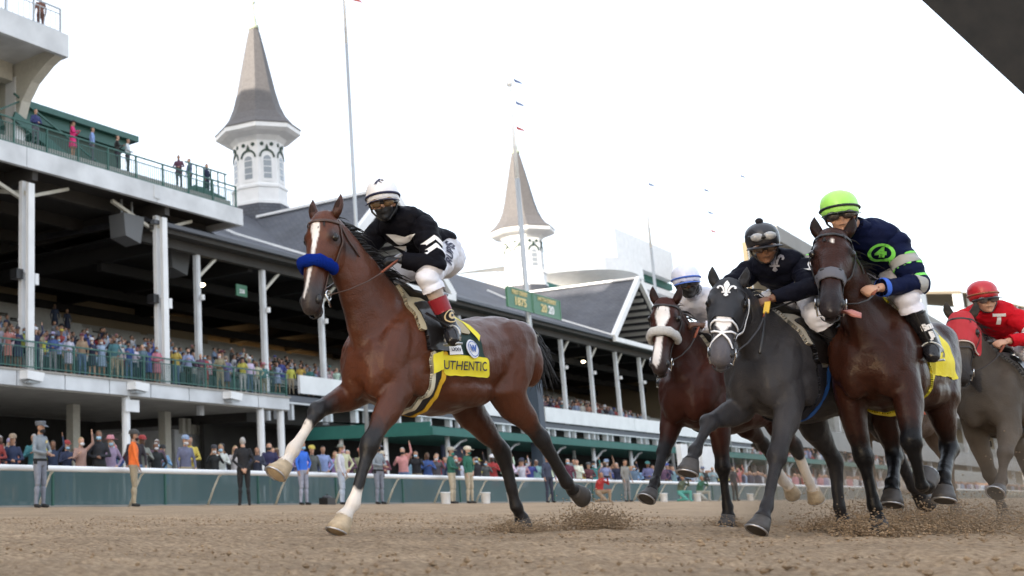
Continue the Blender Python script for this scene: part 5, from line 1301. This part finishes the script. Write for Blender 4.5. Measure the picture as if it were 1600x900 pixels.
# ================================================================ STANDING PEOPLE
def person_mesh(pose='stand', voxel=.026, female=False, lean=0):
    b = MB(); w = .92 if female else 1.0
    hipz, shz = .93, 1.43
    sh = [Vector((lean*.5, k*.165*w, shz)) for k in (1,-1)]; hip = [Vector((0, k*.09, hipz)) for k in (1,-1)]
    b.loft([((x, 0, z), Vector((0,1,0)), Vector((1,0,0)), ry*w, rx) for x, z, ry, rx in ((0,.86,.13,.10),(0,.95,.175,.125),(0,1.05,.155,.115),(lean*.2,1.18,.150,.115),(lean*.35,1.32,.170,.125),(lean*.45,1.40,.165,.105),(lean*.5,1.48,.08,.065))])
    limb(b, [(lean*.5,0,1.45),(lean*.7,0,1.56)], [.06,.055])
    hc = Vector((lean*.8+.015,0,1.645)); human_head(b, hc, (1,0,-.05), (0,0,1))
    A = {'stand': [((.02,.25,1.16),(.10,.24,.93)), ((.02,-.25,1.16),(.10,-.24,.93))],
         'phone': [((.16,.25,1.25),(.32,.12,1.50)), ((.16,-.25,1.25),(.32,-.12,1.50))],
         'cheer': [((.12,.30,1.60),(.14,.26,1.88)), ((.10,-.27,1.2),(.24,-.18,1.32))],
         'clap': [((.08,.26,1.18),(.30,.06,1.28)), ((.08,-.26,1.18),(.30,-.06,1.28))],
         'folded': [((.06,.27,1.16),(.22,.0,1.13)), ((.06,-.27,1.16),(.22,.0,1.10))],
         'hip': [((-.02,.32,1.18),(.06,.17,1.0)), ((.02,-.25,1.16),(.08,-.24,.93))],
         'behind': [((-.06,.27,1.16),(-.15,.05,.93)), ((-.06,-.27,1.16),(-.15,-.05,.93))]}[pose]
    arms = []
    for s, (e, wr_) in zip(sh, A):
        e = Vector(e); wr_ = Vector(wr_); arms.append((s, e, wr_)); limb(b, [s, e, wr_], [.052,.042,.030]); b.ell(s, (.058,.058,.058))
        d = (wr_-e).normalized(); hp = wr_+d*.03
        b.ell(wr_+d*.05, (.030,.030,.050), d.to_track_quat('Z','Y').to_matrix(), 8, 6)
        if voxel < .02:
            lat = d.cross(Vector((1,0,.2))).normalized()
            for q in (-.024,-.008,.008,.024): b.tube([wr_+d*.07+lat*q, wr_+d*.125+lat*q*1.1+Vector((.008,0,0)), wr_+d*.15+lat*q+Vector((.02,0,-.0))], [.010,.009,.007], 6)
            b.tube([wr_+d*.03+lat*.03, wr_+d*.07+lat*.05+Vector((.01,0,0)), wr_+d*.095+lat*.045+Vector((.02,0,0))], [.012,.011,.008], 6)
    for k, hp in zip((1,-1), hip):
        kn = Vector((.02,k*.10,.50)); an = Vector((-.01,k*.12,.09))
        limb(b, [hp, kn, an], [.095,.062,.042]); b.ell(kn+Vector((-.03,0,-.13)), (.055,.055,.09)); limb(b, [an+Vector((-.03,0,-.04)), an+Vector((.14,k*.02,-.055))], [.045,.036])
    if female: b.loft([((0,0,z), Vector((0,1,0)), Vector((1,0,0)), ry, rx) for z, ry, rx in ((1.05,.15,.11),(.92,.185,.14),(.75,.20,.16),(.56,.215,.175))])
    if female: b.loft([((x,0,z), Vector((0,1,0)), Vector((1,0,0)), ry, .05) for x, z, ry in ((-.05,1.72,.06),(-.08,1.62,.085),(-.09,1.50,.085),(-.085,1.40,.06))])
    me = remesh(b, voxel, 3, .5); co = coords(me)
    for sl in ('skin','top','bottom','shoe','hair'): me.materials.append(None)
    cen = np.empty(len(me.polygons)*3); me.polygons.foreach_get('center', cen); cen = cen.reshape(-1,3)
    idx = np.full(len(cen), 1, int)
    idx[cen[:,2] < (.56 if female else .97)] = 2
    if female: idx[(cen[:,2] < .56)] = 0
    idx[cen[:,2] < .085] = 3
    for s, e, wr_ in arms:
        d1, _ = seg_dist(cen, s, e); d2, t2 = seg_dist(cen, e, wr_)
        near = (np.minimum(d1,d2) < .085) & (cen[:,2] > .7) & ((np.abs(cen[:,1]) > .17) | (cen[:,0] > .135) | (cen[:,0] < -.12) | (cen[:,2] > 1.5))
        idx[near] = 1; d = np.array((wr_-e).normalized()); dh, _ = seg_dist(cen, wr_, wr_+(wr_-e).normalized()*.13); idx[((cen-np.array(wr_))@d > -.01) & (dh < .055)] = 0
    idx[(np.linalg.norm(cen-np.array(hc),axis=1) < .17) & (cen[:,2] > 1.51)] = 0
    rel = cen-np.array(hc)
    idx[(np.linalg.norm(rel,axis=1) < .19) & (cen[:,2] > 1.53) & ((rel[:,2] > .045+rel[:,0]*.45) | ((rel[:,0] < -.015) & (rel[:,2] > -.07)))] = 4
    if female: idx[(rel[:,0] < -.07) & (cen[:,2] > 1.38) & (np.abs(cen[:,1]) < .11) & (cen[:,2] < 1.8)] = 4
    me.polygons.foreach_set('material_index', idx); me.polygons.foreach_set('use_smooth', [True]*len(idx)); me.update()
    return me
_mc = {}
def cm(c, rough=.8):
    k = tuple(round(x,3) for x in c)
    if k not in _mc: _mc[k] = mat('cloth_%s' % len(_mc), c, rough, var=.18, ns=9)
    return _mc[k]
def hat_mesh(kind):
    m = MB()
    if kind == 'cap':
        m.loft([((0,0,z), Vector((1,0,0)), Vector((0,1,0)), rx, ry) for z, rx, ry in ((-.02,.115,.095),(.02,.116,.096),(.06,.10,.083),(.085,.06,.05),(.092,.01,.01))])
        m.prism([(.09,-.022),(.19,-.034),(.19,-.026),(.09,-.008)], -.06, .06)
    elif kind == 'campaign':
        m.loft([((0,0,z), Vector((1,0,0)), Vector((0,1,0)), rx, ry) for z, rx, ry in ((-.02,.120,.10),(.01,.122,.102),(.055,.13,.11),(.075,.12,.10),(.08,.02,.02))])
        m.prism([(.10,-.026),(.175,-.055),(.175,-.048),(.10,-.005)], -.07, .07)
    else:
        m.loft([((0,0,z), Vector((1,0,0)), Vector((0,1,0)), rx, ry) for z, rx, ry in ((-.012,.20,.19),(-.004,.205,.195),(.0,.12,.10),(.06,.11,.092),(.10,.085,.07),(.105,.01,.01))])
    return m.mesh(kind)
HAT = {k: hat_mesh(k) for k in ('cap','campaign','sunhat')}
def dress_up(o, skin, top, bottom, shoe=(.02,.02,.02), hair_=(.04,.025,.015)):
    for i, c in enumerate((skin, top, bottom, shoe, hair_)):
        o.material_slots[i].link = 'OBJECT'; o.material_slots[i].material = cm(c, .55 if i == 0 else .8)
def hat_on(o, kind, col, scale=1.08, hx=.015):
    h = bpy.data.objects.new('hat', HAT[kind]); COL.objects.link(h); h.parent = o; h.location = (hx,0,1.715); h.scale = (scale,)*3
    if not HAT[kind].materials: HAT[kind].materials.append(None)
    h.material_slots[0].link = 'OBJECT'; h.material_slots[0].material = cm(col)
MASKM = None
def mask_on(o, col, hx=.015):
    global MASKM
    if MASKM is None:
        m = MB(); m.ell((.055,0,-.065), (.062,.064,.052), None, 12, 8); MASKM = m.mesh('face_mask'); MASKM.materials.append(None)
    h = bpy.data.objects.new('face_mask', MASKM); COL.objects.link(h); h.parent = o; h.location = (hx,0,1.645)
    h.material_slots[0].link = 'OBJECT'; h.material_slots[0].material = cm(col)
def staff(pose, x, y, face, label, skin, top, bottom, hat=None, mask=None, s=1.0, hair_=(.04,.025,.015), z=0.0, fem=False, group=None, voxel=.0185):
    me = person_mesh(pose, voxel, fem); o = bpy.data.objects.new('person', me); COL.objects.link(o)
    o.location = (x, y, z); o.rotation_euler = (0,0,R(face)); o.scale = (s,s,s); tag(o, label, 'person', group); dress_up(o, SKIN[skin], top, bottom, hair_=hair_)
    if hat: hat_on(o, *hat)
    if mask: mask_on(o, mask)
    return o
def belt(o, col=(.01,.01,.012), badge=None):
    m = MB(); m.loft([((0,0,z), Vector((0,1,0)), Vector((1,0,0)), .172, .128) for z in (.955,.96,1.005,1.01)]); m.box(-.04,.05,.16,.21,.78,.98); m.box(.0,.06,-.20,-.16,.90,1.0); b = m.build('duty_belt', cm(col), o)
    if badge:
        m = MB(); m.box(.115,.135,.05,.09,1.33,1.39); m.build('badge', M['gold'], o)
TG = (.20,.22,.25)
t1 = staff('folded', 16.3, 17.55, -82, 'trooper in grey uniform and peaked grey hat standing at the rail, far left', 'tan', (.22,.25,.28), (.20,.215,.26), ('campaign',(.12,.13,.15),.98), (.012,.012,.015), 1.03); belt(t1, badge=1)
staff('stand', 19.5, 17.75, -42, 'man in orange polo and khaki trousers with a dark cap, facing right', 'tan', (.75,.16,.03), (.33,.28,.20), ('cap',(.05,.05,.05)), (.012,.012,.014), 1.0)
staff('behind', 23.7, 17.7, 42, 'man in black suit seen from behind, hands clasped at his back', 'light', (.010,.010,.013), (.012,.012,.014), hair_=(.35,.34,.33), s=1.0)
staff('hip', 26.4, 17.7, -100, 'man in bright blue polo and pale trousers with blue face mask', 'tan', (.03,.14,.62), (.30,.31,.38), None, (.25,.45,.6), .99)
staff('stand', 28.5, 17.8, -70, 'photographer in pale jeans and navy vest with grey hat', 'tan', (.55,.55,.60), (.42,.47,.56), ('sunhat',(.20,.22,.20),.8), (.5,.3,.35), .97)
t2 = staff('folded', 30.4, 17.7, -100, 'second trooper in grey uniform, half hidden behind the lead horse foreleg', 'tan', (.22,.25,.28), (.20,.215,.26), ('campaign',(.08,.08,.10),.98), (.012,.012,.015), 1.03); belt(t2)
staff('folded', 35.1, 17.75, -80, 'left one of two men in dark green polos and khaki trousers', 'tan', (.02,.11,.08), (.42,.36,.27), ('cap',(.35,.33,.28)), (.02,.25,.2), 1.03)
staff('hip', 36.2, 17.7, -95, 'right one of two men in dark green polos, khaki trousers, pale cap', 'light', (.02,.12,.08), (.45,.38,.28), ('cap',(.55,.5,.4)), (.02,.12,.1), 1.06)
staff('stand', 42.7, 17.75, -120, 'person in dark navy clothes at the rail behind the lead horse hind leg', 'tan', (.04,.05,.09), (.03,.035,.06))
staff('stand', 50.4, 17.7, -110, 'person in long grey coat at the rail left of the raised foreleg', 'tan', (.22,.22,.21), (.20,.20,.20))
staff('stand', 65.3, 17.7, -120, 'person in dark suit at the rail below the wide white hoarding', 'tan', (.02,.02,.025), (.02,.02,.02))
# kneeling photographers in front of the rail
def kneeler(x, y, label, top, col):
    b = MB(); b.loft([((xx,0,z), Vector((0,1,0)), Vector((1,0,0)), ry, rx) for xx, z, ry, rx in ((-.02,.40,.16,.13),(0,.55,.17,.13),(.05,.75,.18,.13),(.10,.88,.16,.10),(.12,.94,.08,.06))])
    hc = Vector((.15,0,1.07)); human_head(b, hc, (1,0,0), (0,0,1), fine=False)
    for k in (1,-1):
        limb(b, [(.10,.18*k,.86),(.25,.26*k,.72),(.36,.07*k,.98)], [.055,.045,.035]); limb(b, [(-.02,.10*k,.40),(.38,.14*k,.46 if k==1 else .10),(.34 if k==1 else -.1,.14*k,.06)], [.10,.07,.045]); limb(b,[(.32 if k==1 else -.12,.14*k,.04),(.46 if k==1 else 0,.14*k,.04)],[.045,.035])
    me = remesh(b, .024, 3); co = coords(me); c = np.tile(np.array(top), (len(co),1)).astype(float); c[co[:,2] < .5] = col; c[(co[:,2] > .97)] = SKIN['tan']; c[(co[:,2] > 1.10)&(co[:,0]<.14)] = (.04,.03,.02); paint(me, c)
    o = link('person', me, mat('kneeler', top, .8, attr='coat'), smooth=True); o.location = (x,y,0); o.rotation_euler = (0,0,R(-110)); tag(o, label, 'person', 'photographers kneeling below the rail')
    m = MB(); m.box(.34,.44,-.07,.07,.96,1.06); m.tube([(.44,0,1.01),(.58,0,1.01)], .04, 8); m.build('camera', M['black'], o)
kneeler(47.4, 17.7, 'photographer in red kneeling at the rail right of the raised hind hoof', (.40,.03,.03), (.30,.22,.15))
kneeler(57.1, 17.7, 'photographer in olive and teal kneeling below the rail between forelegs', (.10,.12,.08), (.10,.35,.30))
kneeler(59.8, 17.7, 'photographer in green kneeling below the rail beside white buckets', (.03,.12,.07), (.35,.34,.30))
# white buckets
def bucket(x, label):
    m = MB(); m.loft([((0,0,z), Vector((1,0,0)), Vector((0,1,0)), r, r) for z, r in ((0,.13),(.01,.135),(.34,.155),(.345,.165),(.37,.165),(.375,.15))]); o = m.build('bucket', M['white'], None, True); o.location = (x,17.45,0)
    h = MB(); h.tube([(0,math.cos(a)*.16,.34+math.sin(a)*.12*-1) for a in np.linspace(0,math.pi,9)], .006, 5); h.build('handle', M['steel'], o)
    tag(o, label, 'bucket', 'white buckets along the rail')
for x, lb in ((34.0,'white bucket left of the two green shirted men'),(36.8,'white bucket at the feet of the two green shirted men'),(38.8,'white bucket just right of the two green shirted men'),(44.2,'white bucket under the raised hind hoof of the leading horse'),(54.0,'white bucket on the track left of the raised forelegs'),(58.5,'white bucket between kneeling photographers'),(66.9,'white bucket beside the dark suited person')): bucket(x, lb)
m = MB(); m.box(-.2,.2,-.14,.14,0,.2); m.tube([(-.12,0,.2),(0,0,.3),(.12,0,.2)], .015, 5); m.ell((0,0,.2),(.19,.13,.07)); o = m.build('camera_bag', M['black']); o.location = (27.4,17.6,0); tag(o, 'small black bag on the ground by the blue shirted man', 'bag')

# ---------------------------------------------------------------- crowd
POSES = ['stand','phone','cheer','clap','folded','hip']
PM = {(p, f): person_mesh(p, .024, f) for p in POSES for f in (False, True) if not (f and p in ('hip',))}
TOPS = [('white',(.62,.63,.66)),('white',(.55,.56,.60)),('white',(.58,.58,.60)),('pale blue',(.25,.33,.47)),('pale blue',(.22,.30,.44)),('navy',(.02,.026,.06)),('navy',(.025,.03,.07)),('black',(.015,.015,.018)),('black',(.02,.02,.022)),('pink',(.48,.22,.26)),
    ('lilac',(.28,.26,.40)),('grey',(.20,.21,.23)),('dark grey',(.08,.085,.09)),('red',(.30,.04,.04)),('royal blue',(.05,.08,.28)),('cream',(.48,.43,.34)),('teal',(.05,.18,.18)),('yellow',(.50,.42,.09)),('maroon',(.12,.03,.045)),('tan',(.28,.21,.15)),('charcoal',(.04,.04,.05)),('coral',(.42,.19,.15)),('plum',(.10,.05,.10)),('slate blue',(.12,.15,.24))]
BOTS = [('navy',(.02,.03,.07)),('black',(.015,.015,.015)),('khaki',(.36,.30,.21)),('white',(.62,.62,.62)),('grey',(.22,.22,.24)),('denim',(.10,.16,.28))]
PV = {'stand':'standing','phone':'filming','cheer':'waving an arm','clap':'clapping','folded':'arms folded','hip':'hand on hip'}
used_labels = set(); cr = random.Random(21)
def crowd(x, y, z, place, group, face=None, allow=POSES, up_to=12, hats=.35, top=None):
    for _ in range(up_to*4):
        fem = cr.random() < .38; p = cr.choice(allow)
        if fem and p == 'hip': p = 'clap'
        tn, tc = top or cr.choice(TOPS); bn, bc = cr.choice(BOTS); hat = cr.random() < hats; hk = cr.choice(['cap','sunhat','cap']); hn, hcol = cr.choice(TOPS)
        bw = (bn+(' skirt' if fem else ' trousers'))
        lab = 'person in %s top, %s%s, %s, %s' % (tn, bw, (', '+hn+(' cap' if hk == 'cap' else ' sunhat')) if hat else '', PV[p], place)
        if lab not in used_labels and len(lab.split()) <= 16: break
    used_labels.add(lab)
    me = PM[(p, fem)]; o = bpy.data.objects.new('person', me); COL.objects.link(o); s = cr.uniform(.93,1.06)*(.95 if fem else 1)
    o.location = (x,y,z); o.scale = (s,s,s); f = face if face is not None else math.degrees(math.atan2(3-y, 9-x))+cr.uniform(-18,18)
    o.rotation_euler = (0,0,R(f)); tag(o, lab, 'person', group)
    sk = cr.choice(['light','light','tan','tan','brown','dark']); tc = tuple(min(.8,max(.01,c*cr.uniform(.8,1.2))) for c in tc)
    dress_up(o, SKIN[sk], tc, tc if (fem and cr.random() < .3) else bc, hair_=cr.choice([(.03,.02,.012),(.10,.06,.03),(.30,.22,.12),(.35,.34,.33),(.015,.012,.01)]))
    if hat: hat_on(o, hk, hcol)
    if cr.random() < .45: mask_on(o, cr.choice([(.02,.02,.02),(.35,.55,.70),(.6,.6,.62)]))
    return o
def zone(x, marks):
    for xm, nme in marks:
        if x < xm: return nme
    return marks[-1][1]
RM = [(15.6,'rail, left edge'),(18.6,'rail, right of trooper'),(20.3,'rail beside orange shirt'),(23.0,'rail left of suit'),(25.5,'rail right of suit'),(29.3,'rail near photographer'),(32.5,'rail near second trooper'),(34.8,'rail before green shirts'),(37.5,'rail behind green shirts'),(41,'rail by curved brackets'),(46,'rail behind hind hoof'),(50,'rail right of hind hoof'),(58,'rail before white hoarding'),(200,'rail between distant horse legs')]
x = 13.6; n = 0
while x < 74 and n < 136:
    place = zone(x, RM); crowd(x, cr.uniform(19.3,19.9), .03, place, 'spectators along the rail'); n += 1
    if cr.random() < .66: crowd(x+cr.uniform(.1,.4), cr.uniform(20.4,22.4), .03, 'second row, '+place, 'spectators along the rail'); n += 1
    x += cr.uniform(.48,.82)*(1 if x < 34 else 1.35)
BMk = [(29,'balcony, far left'),(33.5,'balcony after first column'),(37,'balcony before second column'),(41,'balcony right of second column'),(46,'balcony right end'),(60,'seats under slate roof')]
x = 26.6; n = 0
while x < 45.8:
    crowd(x, cr.uniform(31.85,32.3), 5.03, zone(x, BMk), 'spectators on the balcony'); n += 1
    if cr.random() < .95: Y_ = cr.uniform(33.4,36.0); crowd(x+.25, Y_, 5.1+(Y_-33.2)*.42, 'upper row, '+zone(x, BMk), 'spectators on the balcony'); n += 1
    x += cr.uniform(.40,.70)*(1 if x < 38 else 1.4)
for (bx, by) in ((39.6,41.5),(41.0,42.0)): crowd(bx, by, 8.6, 'high in the dark stand', 'spectators on the balcony', allow=['stand'], hats=0, top=('navy',(.02,.03,.06)))
SM = [(50,'seats behind chin'),(56,'seats by white band'),(83,'seats right of flagpole'),(88,'seats before seventh column'),(94,'seats mid stand'),(110,'seats below white gable')]
n = 0
for (xa, xb) in ((46.8,55.5),(76.5,106)):
    x = xa
    while x < xb and n < 66:
        k = cr.choice([0,0,1,2,3]); crowd(x, 34.0+k*.9, 5.55+k*.30, ('row %s, ' % ['one','two','three','four'][k])+zone(x, SM), 'spectators under the slate roof', allow=['stand','clap','phone','folded']); n += 1; x += cr.uniform(.3,.62)
# terrace people
S_ = 'terrace'
staff('folded', 29.9, 32.5, -100, 'man in navy jacket leaning on the terrace railing left of the woman in pink', 'light', (.03,.04,.14), (.10,.11,.13), z=14.5, voxel=.03)
staff('clap', 32.1, 32.5, -60, 'woman in long hot pink dress and dark hat on the upper terrace', 'tan', (.62,.02,.16), (.62,.02,.16), ('sunhat',(.02,.02,.03),.8), z=14.5, fem=True, voxel=.03)
staff('hip', 33.3, 32.5, -50, 'man in pale blue shirt right of the woman in pink on the terrace', 'tan', (.22,.33,.62), (.08,.09,.11), z=14.5, voxel=.03)
staff('clap', 34.9, 32.5, -40, 'person in black top left of the one in white on the terrace', 'light', (.02,.02,.02), (.02,.02,.03), z=14.5, voxel=.03)
staff('folded', 35.6, 32.5, -60, 'person in white shirt and dark trousers on the terrace, centre', 'tan', (.55,.62,.66), (.03,.03,.04), z=14.5, voxel=.03)
staff('folded', 39.2, 32.5, -150, 'man in plum jacket, leftmost of three near the terrace end', 'tan', (.10,.04,.07), (.06,.06,.08), z=14.5, voxel=.03)
staff('stand', 40.0, 32.5, 160, 'man in grey-blue shirt, middle of three near the terrace end', 'light', (.18,.22,.34), (.05,.055,.08), z=14.5, voxel=.03)
staff('stand', 41.3, 32.5, -90, 'man in dark navy suit, rightmost of three near the terrace end', 'light', (.02,.025,.07), (.02,.022,.05), z=14.5, voxel=.03)
staff('stand', 30.0, 32.3, 60, 'person in brown coat and trousers on the topmost deck', 'tan', (.16,.07,.05), (.10,.045,.035), z=19.56, voxel=.03)
# far crowd as one mass
rs = random.Random(5); m = MB(); far_m = [cm(c) for _, c in TOPS[:14]]+[cm(SKIN['tan'])]
for i in range(700):
    if i < 420: X_ = rs.uniform(70,210); Y_ = rs.uniform(19.6,23); Z_ = 0
    else: X_ = rs.uniform(108,230); Y_ = rs.uniform(31,36); Z_ = 1.6+(Y_-31)*.6
    m.cur = rs.randrange(14); m.loft([((X_,Y_,Z_+z), Vector((0,1,0)), Vector((1,0,0)), ry, .12) for z, ry in ((.05,.12),(.9,.18),(1.4,.21),(1.5,.08))]); m.cur = 14; m.ell((X_,Y_,Z_+1.62), (.10,.10,.12), None, 8, 6)
tag(m.build('distant_crowd', far_m), kind='stuff', label='distant crowd of spectators beyond the pack, blurred to dots of colour', cat='crowd')

m = MB()
def fig(X_, Y_, Z_):
    m.cur = rs.randrange(14); w_ = rs.uniform(.17,.21); a_ = rs.uniform(-.4,.4)
    u_ = Vector((math.cos(a_),math.sin(a_),0)); v2 = Vector((-math.sin(a_),math.cos(a_),0)); h_ = rs.uniform(-.12,.05)
    m.loft([((X_,Y_,Z_+z+h_), u_, v2, rx, ry) for z, rx, ry in ((.75,w_*.9,.13),(1.05,w_*.8,.12),(1.35,w_,.12),(1.44,w_*.75,.09),(1.5,.055,.055))])
    if rs.random() < .5: m.tube([(X_-w_*.8,Y_-.08,Z_+1.3+h_),(X_-w_,Y_-.25,Z_+1.2+h_),(X_-.05,Y_-.3,Z_+1.5+h_)], [.05,.045,.03], 6)
    m.cur = 14; m.ell((X_,Y_-.01,Z_+1.62+h_), (.078,.095,.115), None, 8, 6); m.cur = 15 if rs.random() < .7 else rs.randrange(14); m.ell((X_,Y_+.02,Z_+1.665+h_), (.088,.10,.09), None, 8, 6)
for i in range(150):
    k = rs.choice([0,1,1,2,2,3,3,4,5]); fig(rs.uniform(26,45.5), 34.0+.85*k, 4.95+.38*k)
for i in range(190):
    k = rs.choice([1,2,2,3,4,5]); fig(rs.choice([rs.uniform(47,58), rs.uniform(75,106), rs.uniform(75,106)]), 33.9+.9*k, 5.3+.30*k)
tag(m.build('seated_crowd', far_m+[cm((.03,.02,.015))]), kind='stuff', label='packed rows of spectators filling the seats behind the front row in both stands', cat='crowd')
# ================================================================ FLYING DIRT
def spray(name, label, groups, seed):
    rs = random.Random(seed); m = MB()
    for (x, y, z, sx, sy, sz, n, r0, r1) in groups:
        for i in range(n):
            dz = abs(rs.gauss(0, sz)); lump((x+rs.gauss(0,sx), y+rs.gauss(0,sy), z+dz), rs.uniform(r0,r1)*(1-.35*min(1,dz/(sz*2.2+1e-6))), m, rs)
    tag(m.build(name, M['dirt']), kind='stuff', label=label, cat='flying dirt')
def wp(h, p): q = Matrix.Rotation(h['T'].rotation_euler.z,4,'Z') @ (Vector(p)*h['T'].scale[0]); return q+h['T'].location
a = wp(lead, (-1.28,-.14,0)); c = wp(lead, (-1.75,.0,0)); d_ = wp(bz, (.18,.15,0)); e_ = wp(dk, (.2,-.1,0)); f_ = wp(dk, (-.7,0,0)); g_ = wp(rd, (-.1,0,0)); i_ = wp(gy, (-.95,-.14,0))
spray('dirt_spray', 'brown dirt thrown up behind the lead horse hind hooves', [(a.x,a.y,0,.15,.10,.04,2200,.003,.011),(c.x+.3,c.y,0,.17,.12,.085,3400,.003,.012),(c.x+.18,c.y,.05,.06,.06,.16,350,.002,.008)], 1)
spray('dirt_spray', 'dirt piled and sprayed around the hooves of the chasing pack', [(d_.x,d_.y,0,.10,.08,.04,500,.003,.011),(e_.x-.02,e_.y,0,.12,.10,.06,1700,.004,.014),(i_.x,i_.y,0,.22,.15,.06,1500,.003,.011),
    (f_.x+.3,f_.y,0,.4,.25,.10,3500,.003,.012),(f_.x+1.0,f_.y+.3,0,.5,.3,.12,3500,.003,.012),(g_.x,g_.y,0,.45,.3,.10,2500,.003,.012),(g_.x+.2,g_.y-.2,.1,.5,.3,.45,420,.003,.010)], 2)
# dust hanging low behind the pack
m = bpy.data.materials.new('dust_air'); m.use_nodes = True; t = m.node_tree; t.nodes.remove(t.nodes['Principled BSDF'])
v = t.nodes.new('ShaderNodeVolumePrincipled'); v.inputs['Color'].default_value = (.55,.44,.33,1); tc = t.nodes.new('ShaderNodeTexCoord'); nz = t.nodes.new('ShaderNodeTexNoise'); nz.inputs['Scale'].default_value = 1.6; nz.inputs['Detail'].default_value = 3
t.links.new(tc.outputs['Object'], nz.inputs['Vector']); sx_ = t.nodes.new('ShaderNodeSeparateXYZ'); t.links.new(tc.outputs['Object'], sx_.inputs[0])
r1 = t.nodes.new('ShaderNodeMapRange'); r1.inputs[1].default_value = .4; r1.inputs[2].default_value = .75; r1.inputs[3].default_value = .0; r1.inputs[4].default_value = .9; t.links.new(nz.outputs[0], r1.inputs[0])
r2 = t.nodes.new('ShaderNodeMapRange'); r2.inputs[1].default_value = 0; r2.inputs[2].default_value = .75; r2.inputs[3].default_value = 1; r2.inputs[4].default_value = 0; t.links.new(sx_.outputs['Z'], r2.inputs[0])
mu = t.nodes.new('ShaderNodeMath'); mu.operation = 'MULTIPLY'; t.links.new(r1.outputs[0], mu.inputs[0]); t.links.new(r2.outputs[0], mu.inputs[1]); t.links.new(mu.outputs[0], v.inputs['Density']); t.links.new(v.outputs[0], t.nodes['Material Output'].inputs['Volume'])
q = MB(); q.box(10.2,17,.3,3.4,.0,.75); tag(q.build('dust', m), kind='stuff', label='thin brown dust hanging low behind the chasing pack', cat='dust')
